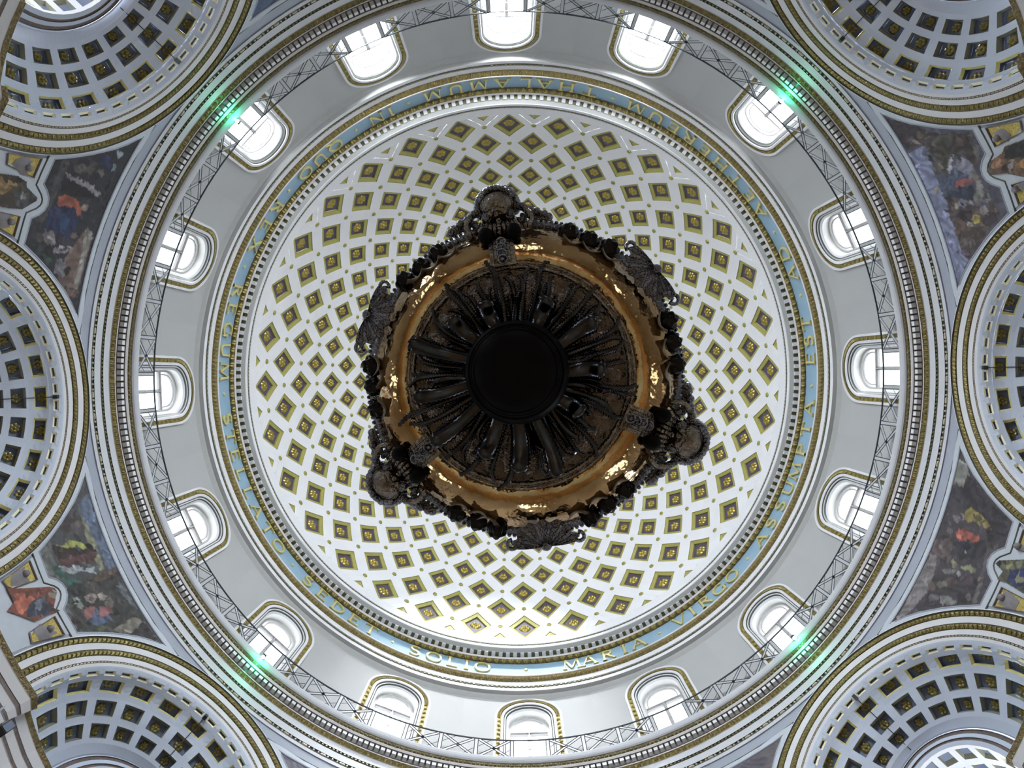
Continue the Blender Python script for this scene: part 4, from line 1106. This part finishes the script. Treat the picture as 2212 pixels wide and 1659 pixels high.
# ---- green floodlights on the gallery edge
for a, wl in ((46.8, 'AETHEREUM'), (137.3, 'QUO'), (227.2, 'SEDET'), (317.0, 'VIRGO')):
    t = rad(a); e = Vector((cos(t), -sin(t), 0)); g = Vector((-sin(t), -cos(t), 0))
    f = tag(empty('floodlight'), 'small green floodlight on the gallery edge below the window by ' + wl, 'floodlight', None, 'green floodlights on the gallery')
    mb = MB(); mb.box(P(a, 9.50, 15.075), e * .05, g * .05, Vector((0, 0, .035))); mb.tube([P(a, 9.50, 15.10), P(a, 9.60, 15.13)], .012, 6); mb.build('housing', [SPEAK], f)
    mb = MB(); mb.ball(P(a, 9.50, 15.04), (.05, .05, .03), 10, 6); mb.build('lens', [emis('green_lens', (.25, 1.0, .75), 30.0)], f)
    ld = bpy.data.lights.new('green_lamp', 'POINT'); ld.color = (.06, 1.0, .48); ld.energy = GREEN_W; ld.shadow_soft_size = .06
    lo = bpy.data.objects.new('green_lamp', ld); COL.objects.link(lo); lo.location = P(a, 9.56, 14.80); lo.parent = f

# ---- loudspeaker and gilded capital at the lower left pier
a0 = 225 + DL
sx = -math.degrees(math.asin(2.25 / 9.8))
t = rad(a0 + sx); e = Vector((cos(t), -sin(t), 0)); g = Vector((-sin(t), -cos(t), 0)); up = Vector((0, 0, 1))
sp = tag(empty('loudspeaker'), 'small black loudspeaker fixed under the impost beside a gilded capital', 'loudspeaker')
c = Vector(P(a0 + sx, 9.92, 9.50))
mb = MB(); mb.box(c, e * .065, g * .075, up * .10); mb.build('cabinet', [SPEAK], sp)
mb = MB(); mb.box(c - e * .07, e * .008, g * .06, up * .085); mb.build('grille', [NAVY], sp)
mb = MB(); mb.tube([c + e * .06, c + e * .25], .03, 8); mb.build('bracket', [SPEAK], sp)
cp = tag(empty('capital'), 'gilded leaf capital of the pier beside the black loudspeaker', 'capital', 'structure')
mb = MB(); lf = MB()
for i in range(9):
    aa = a0 + lerp(-22.5, -15.3, i / 8)
    for r_, (R, H0_) in enumerate(((10.03, 9.02), (10.00, 9.26))):
        leaf_geo(lf, aa + (.45 if r_ else 0), R + .06, H0_, R - .08, H0_ + .24, .075, .05)
mb.grid([[P(a0 + lerp(-22.5, -14.9, j / 6), R, H) for j in range(7)] for R, H in ((10.12, 8.9), (10.08, 9.1), (10.05, 9.4), (10.0, 9.5), (10.0, 9.55))])
mb.build('bell', [GOLD2], cp); stuff(lf.build('leaf_row', [GOLD], cp))

# ================================================================== THE HANGING SANCTUARY LAMP
random.seed(4)
HL = 5.0
axis = Vector((.054, .038, .8)).normalized()
lamp = tag(empty('sanctuary_lamp', (-.071, -.19, Z0 + HL)), 'ornate dark silver sanctuary lamp hanging under the dome, seen from below', 'lamp')
lamp.rotation_mode = 'QUATERNION'
lamp.rotation_quaternion = Vector((0, 0, 1)).rotation_difference(axis)
def K(a, px, H):
    """point of the lamp: angle, apparent radius in px, height"""
    r = px * H / 1300; t = rad(a)
    return Vector((r * cos(t), -r * sin(t), H - HL))
def llathe(mb, prof, mi=0, n=96, fn=None):
    mb.grid([[K(360 * j / n, px * (fn(360 * j / n, i) if fn else 1), H) for j in range(n)] for i, (px, H) in enumerate(prof)], mi, True)
mb = MB()
llathe(mb, [(0, 4.04), (30, 4.045), (70, 4.075), (96, 4.13), (109, 4.2), (113, 4.26), (110, 4.3), (104, 4.32), (108, 4.35), (104, 4.40), (92, 4.44), (86, 4.5), (92, 4.56)], 0, 72)
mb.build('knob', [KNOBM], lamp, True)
mb = MB()
for px, H in ((97, 4.115), (104, 4.155)):
    mb.tube([K(360 * j / 48, px, H) for j in range(48)], .006, 5, 0, True)
mb.build('knob_ring', [KNOBM], lamp, True)
mb = MB()
def flute(a, i): return 1 + (.012 * cos(rad(a * 30)) if i in (1, 2, 3) else 0)
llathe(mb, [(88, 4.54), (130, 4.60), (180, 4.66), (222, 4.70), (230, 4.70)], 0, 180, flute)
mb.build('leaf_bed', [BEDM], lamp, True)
mb = MB()
llathe(mb, [(229, 4.71), (231, 4.675), (236, 4.67), (238, 4.69), (241, 4.69), (244, 4.68), (247, 4.69), (248, 4.71)], 0, 120)
mb.build('ring_moulding', [SILVB], lamp, True)
mb = MB()
llathe(mb, [(247, 4.715), (256, 4.70), (268, 4.705), (280, 4.73), (292, 4.775), (303, 4.83), (313, 4.90), (321, 4.97), (327, 5.04)], 0, 160)
mb.build('bowl', [BOWL], lamp, True)
mb = MB()
llathe(mb, [(326, 5.03), (335, 5.04), (340, 5.07), (340, 5.11), (334, 5.14), (310, 5.16), (200, 5.25), (60, 5.5), (0, 5.52)], 0, 120)
mb.build('rim', [SILV], lamp, True)
mb = MB()
for k in range(190):
    a = 360 * k / 190
    mb.ball(K(a, 341, 5.085), (.020, .020, .028), 6, 4)
stuff(mb.build('rim_bead_row', [SILV], lamp, True))
mb = MB()
for k in range(130):
    a = 360 * k / 130
    mb.ball(K(a, 328 + 3 * cos(rad(a * 18)), 5.03), (.026, .026, .02), 6, 4)
stuff(mb.build('foliage_row', [SILV], lamp, True))

# radiating leaves and beaded sprays round the knob
def ripple_tube(mb, pts, prof, n=8, flat=.7, rip=.12, nr=3):
    """closed organic stem with ripples along its length"""
    L = len(pts); G = []
    for i, p in enumerate(pts):
        a, b = pts[max(0, i - 1)], pts[min(L - 1, i + 1)]
        d = (b - a).normalized(); u = d.cross(Vector((0, 0, 1))).normalized(); w = u.cross(d)
        r = prof[i] * (1 + rip * (1 if i % 2 else -1))
        G.append([p + (u * cos(2 * pi * j / n) + w * sin(2 * pi * j / n) * flat) * r for j in range(n)])
    mb.grid(G, 0, True)
    for G_, rv in ((G[0], 1), (G[-1], 0)):
        k = len(mb.v); mb.v += [tuple(x) for x in G_]; mb.f.append(tuple(range(k, k + n)) if not rv else tuple(range(k + n - 1, k - 1, -1))); mb.m.append(0)
BIG = [(114.5, 172), (66.5, 176), (33, 205), (163.5, 250), (193, 235), (219, 245), (247, 200), (291, 240), (327, 165), (1, 190), (140, 190), (270, 215)]
for a, L in BIG:
    n = 26; pts, pr = [], []
    for i in range(n + 1):
        t = i / n
        pts.append(K(a + 2 * sin(t * 3), lerp(98, L, t), lerp(4.40, 4.36, t) + .05 * sin(pi * t) - .03))
        e = math.sqrt(max(0.02, 1 - max(0, (t - .86) / .14) ** 2))
        pr.append((.050 + .030 * t) * e * (.85 if L > 225 else 1.0))
    mb = MB(); ripple_tube(mb, pts, pr, 10, .6, .10)
    mb.build('acanthus_leaf', [LEAFM], lamp, True)
SPK = [(105, 255), (101, 240), (79.6, 252), (86, 235), (96, 215), (74, 205), (58, 235), (50, 256), (44, 225), (27, 250), (21, 232), (14, 240), (8, 238), (353, 254), (347, 252), (340, 215), (315, 245), (306, 225), (300, 210),
       (242, 255), (263, 256), (255, 240), (275, 200), (282, 225), (235, 225), (228, 245), (201, 286), (207, 262), (213, 215), (184, 242), (178, 236), (172, 225), (158, 235), (150, 215), (132, 254), (127, 246), (122, 215), (146, 235), (334, 240), (38, 235), (321, 205), (90, 180), (110, 200), (186, 190), (168, 190), (286, 175), (312, 175), (250, 175), (222, 180), (136, 180), (62, 190), (4, 180), (18, 175), (345, 175)]
SPK += [(a_ + random.uniform(-3, 3), random.uniform(165, 228)) for a_ in range(5, 365, 10)]
for i, (a, L) in enumerate(SPK):
    n = 48; pts, pr = [], []
    sw = random.uniform(-7, 7); hk = random.choice((-1, 1)) * random.uniform(3, 7)
    h0, h1 = random.uniform(4.36, 4.5), random.uniform(4.36, 4.58)
    for j in range(n + 1):
        t = j / n
        pts.append(K(a + sw * sin(t * pi) * .6 + (hk * max(0, t - .85) / .15 * .5), lerp(96, L, t), lerp(h0, h1, t) + .04 * sin(pi * t)))
        pr.append(.0225 if t < .88 else .015)
    mb = MB(); ripple_tube(mb, pts, pr, 6, 1.0, .30)
    mb.build('beaded_spray', [LEAFM], lamp, True)
# chased leaves lying on the bed between the sprays
mb = MB()
for k in range(30):
    a = 12 * k
    G = []
    for s, w, l in ((0, .3, 0), (.25, .9, .03), (.55, 1, .045), (.85, .6, .03), (1, .15, 0)):
        px = lerp(120, 226, s); H = lerp(4.59, 4.70, s)
        G.append([K(a + w * x * 5.2, px, H - l * (1 - .5 * (abs(x) < .1)) * (1 - abs(x) * .6)) for x in (-1, -.5, 0, .5, 1)])
    mb.grid(G)
cl = mb
stuff(cl.build('chased_leaf_row', [BEDM], lamp, True))

# garland of roses on the rim
def petal(d):
    az = math.atan2(d.y, d.x)
    return 1 + .15 * cos(5 * az + 5 * d.z) * (1 - d.z * d.z) + .10 * cos(11 * d.z) - .12 * max(0, -d.z - .8) * 5
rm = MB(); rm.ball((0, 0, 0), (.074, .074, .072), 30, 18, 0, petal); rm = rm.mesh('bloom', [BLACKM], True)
lm_ = MB()
G = []
for i in range(7):
    t = i / 6; w = .05 * sin(pi * min(1, t * .9 + .1)) + .004
    w *= .75; x0 = -.055 - .03 * sin(t * 2.6); yy = lerp(-.05, .12, t)
    G.append([(x0, yy, -.085), (x0 - w * .5, yy * .97, -.165), (x0 - w, yy * .95, -.185), (x0 - w * .6, yy, -.10)])
lm_.grid([list(r) + [r[0]] for r in G]); lm_ = lm_.mesh('rose_leaf', [PETAL], True)
for base in (38.3, 158.3, 278.3):
    for off in (-34, -25.5, -17.5, 17.5, 25.5, 34):
        a = base + off
        m = Matrix.Translation(K(a, 330 + (3 if abs(off) < 20 else -4), 5.0)) @ Matrix.Rotation(-rad(a), 4, 'Z') @ Matrix.Rotation(random.uniform(-.4, .4), 4, 'X')
        r = link('rose', rm, lamp, mw=m)
        link('rose_leaf', lm_, r)
# three scallop shells
sh = MB()
G = []
nu, nv = 8, 43
for i in range(nu + 1):
    u = i / nu; row = []
    for j in range(nv):
        v = -1 + 2 * j / (nv - 1)
        ang = rad(78 * v); ln = (.25 + .03 * cos(rad(180 * v * 3.5)) ** 2) * (1 - .10 * v * v)
        rr = ln * u
        ridge = .020 * cos(v * 3.5 * 2 * pi) * u
        row.append((.085 - rr * cos(ang) * .86, rr * sin(ang) * 1.12, -.01 - .125 * sin(pi * min(1, u * .62)) + ridge))
    G.append(row)
sh.grid(G)
sh.grid([[(x, y, z + .03) for x, y, z in r] for r in G])
sh.ball((.07, 0, -.03), (.05, .05, .05), 10, 6)
shm = sh.mesh('shell', [SILV], True)
vom = []
for s in (-1, 1):
    vo = MB()
    pts = [Vector((.04 - .05 * math.exp(-.18 * t) * cos(t), s * (.27 + .06 * math.exp(-.18 * t) * sin(t)), -.03)) for t in [i * .45 for i in range(16)]]
    vo.tube(pts, .017, 6)
    vo.tube([(.02, s * .06, -.03), (.05, s * .16, -.04), (.03, s * .26, -.03)], [.03, .024, .018], 6)
    vom.append(vo.mesh('scroll', [SILV], True))
for a in (38.3, 158.3, 278.3):
    m = Matrix.Translation(K(a, 345, 4.975)) @ Matrix.Rotation(-rad(a), 4, 'Z')
    s_ = link('shell', shm, lamp, mw=m)
    for v_ in vom: link('scroll', v_, s_)
# three cherub heads with drapery, standing out of the rim over strap brackets
def hair(d):
    return 1 + .09 * sin(9 * math.atan2(d.y, d.x)) * sin(8 * math.acos(max(-1, min(1, d.z))))
for a in (98.5, 218.5, 338.5):
    base = Matrix.Translation(K(a, 352, 5.02)) @ Matrix.Rotation(-rad(a), 4, 'Z')
    mb = MB()
    mb.ball((.085, 0, -.02), (.125, .150, .15), 20, 14, 0, lambda d: 1 + (.10 * max(0, -d.x) - .05 * max(0, d.x)))
    mb.ball((-.02, -.012, -.135), (.03, .022, .03), 8, 6)          # nose
    for s in (-1, 1):
        mb.ball((.0, s * .055, -.12), (.035, .028, .024), 8, 6)     # eyes under heavy lids
        mb.ball((.055, s * .150, -.03), (.03, .02, .04), 8, 6)      # ears
    mb.ball((-.07, 0, -.10), (.018, .035, .018), 8, 5)             # mouth
    hd = mb.build('cherub_head', [SILVB], lamp, True); hd.matrix_basis = base
    mb = MB()
    for k in range(17):
        t = rad(-118 + 236 * k / 16)
        mb.ball((.095 + .140 * cos(t), .165 * sin(t), -.01 + .012 * (k % 2)), (.038, .036, .05), 10, 7, 0, hair)
    for k in range(11):
        t = rad(-75 + 150 * k / 10)
        mb.ball((.115 + .112 * cos(t), .13 * sin(t), -.055), (.03, .03, .04), 8, 6, 0, hair)
    mb.build('hair', [SILV], hd, True)
    for s in (-1, 1):
        mb = MB()
        pts = [Vector((-.05 - .01 * t, s * (.13 + .02 * t) + s * .055 * math.exp(-.15 * t) * sin(t), -.05 + .055 * math.exp(-.15 * t) * cos(t) - .01)) for t in [i * .5 for i in range(15)]]
        mb.tube(pts, .024, 7)
        mb.ball((-.02, s * .095, -.07), (.06, .05, .055), 12, 8, 0, hair)
        mb.build('volute', [SILV], lamp, True).matrix_basis = base
        mb = MB()
        for f in range(9):      # foliage running down to the rim
            mb.ball((.045 - .016 * f + .012 * (f % 2), s * (.175 + .030 * f), -.03 - .01 * (f % 3)), (.036, .034, .04), 10, 7, 0, hair)
            mb.ball((-.03 - .008 * f, s * (.20 + .026 * f), -.035), (.022, .024, .026), 8, 6, 0, hair)
        stuff(mb.build('foliage', [SILV], lamp, True)).matrix_basis = base
    mb = MB()
    for k in range(9):      # fluted drapery below the chin
        y = (k - 4) * .036
        mb.tube([(-.06 + .02 * abs(k - 4) / 4, y * .8, -.08), (-.12, y * 1.0, -.15), (-.19 + .008 * abs(k - 4), y * 1.12, -.20), (-.21 + .008 * abs(k - 4), y * 1.14, -.17)], [.015, .022, .020, .012], 6)
    for k in range(5):
        mb.ball((-.06 - .036 * k, 0, -.115 - .034 * k), (.018, .018, .018), 8, 6)
    mb.build('drapery', [SILVB], lamp, True).matrix_basis = base
    for s in (-1, 1):
        mb = MB()
        pts = [Vector((-.06 - .02 * t + .05 * math.exp(-.2 * t) * cos(t), s * (.235 + .05 * math.exp(-.2 * t) * sin(t)), -.10 - .012 * t)) for t in [i * .5 for i in range(12)]]
        mb.tube(pts, .025, 7)
        mb.build('scroll', [SILVB], lamp, True).matrix_basis = base
        mb = MB()
        mb.ball((-.215, s * .115, -.235), (.075, .062, .06), 14, 10, 0, hair)
        mb.tube([(-.12, s * .10, -.10), (-.17, s * .11, -.17), (-.21, s * .115, -.22)], .02, 6)
        mb.build('tassel', [KNOBM], lamp, True).matrix_basis = base
    # strap bracket on the bowl
    mb = MB()
    prof = [(300, 4.795), (285, 4.725), (270, 4.68), (255, 4.672), (246, 4.672)]
    def sp_(px, H, y): return K(a, px, H) + Vector((-sin(rad(a)) * y, -cos(rad(a)) * y, 0))
    mb.grid([[sp_(px, H + dz, y) for y, dz in ((-.10, .03), (-.10, -.012), (-.07, -.012), (-.066, .004), (.066, .004), (.07, -.012), (.10, -.012), (.10, .03))] for px, H in prof])
    mb.grid([[sp_(px, H, y) for y in (-.1, -.05, 0, .05, .1)] for px, H in ((246, 4.672 + .03), (246, 4.655), (240, 4.655), (238, 4.70))])
    st = mb.build('strap', [SILVB], lamp, False)
    mb = MB()
    for k in range(4):
        px = 254 + 13 * k; H = itab([(240, 4.672), (255, 4.672), (270, 4.68), (285, 4.725), (300, 4.795)], px)[0]
        mb.tube([sp_(px, H - .012, 0) + Vector((cos(t) * .036, sin(t) * .036, 0)) for t in [2 * pi * i / 14 for i in range(14)]], .010, 5, 0, True)
        mb.ball(sp_(px, H - .012, 0), .017, 8, 5)
    mb.build('guilloche', [SILV], st, True)
# suspension: three chains meeting at a rod from the dome
for a in (98.5, 218.5, 338.5):
    mb = MB()
    p0, p1 = K(a, 330, 5.12), Vector((0, 0, 4.2))
    for k in range(46):
        c = lerp(p0, p1, (k + .5) / 46); d = (p1 - p0).normalized(); u = d.cross(Vector((0, 0, 1))).normalized(); w = d.cross(u)
        e = u if k % 2 else w
        mb.tube([c + d * cos(t) * .065 + e * sin(t) * .028 for t in [2 * pi * i / 10 for i in range(10)]], .009, 4, 0, True)
    stuff(mb.build('chain', [SILV], lamp))
mb = MB()
top = lamp.rotation_quaternion.to_matrix().inverted() @ Vector((0.0, 0.0, HD + RD * sin(OC) - HL + .2))
mb.tube([(0, 0, 4.15), top], .02, 8)
mb.ball((0, 0, 4.2), .07, 10, 8)
mb.build('suspension_rod', [SILV], lamp)
mb = MB()
for t in (0, pi / 2):
    mb.tube([(top.x + s * 1.34 * cos(t), top.y + s * 1.34 * sin(t), top.z) for s in (-1, 1)], .04, 6)
mb.build('cross_beam', [RAIL], lamp)
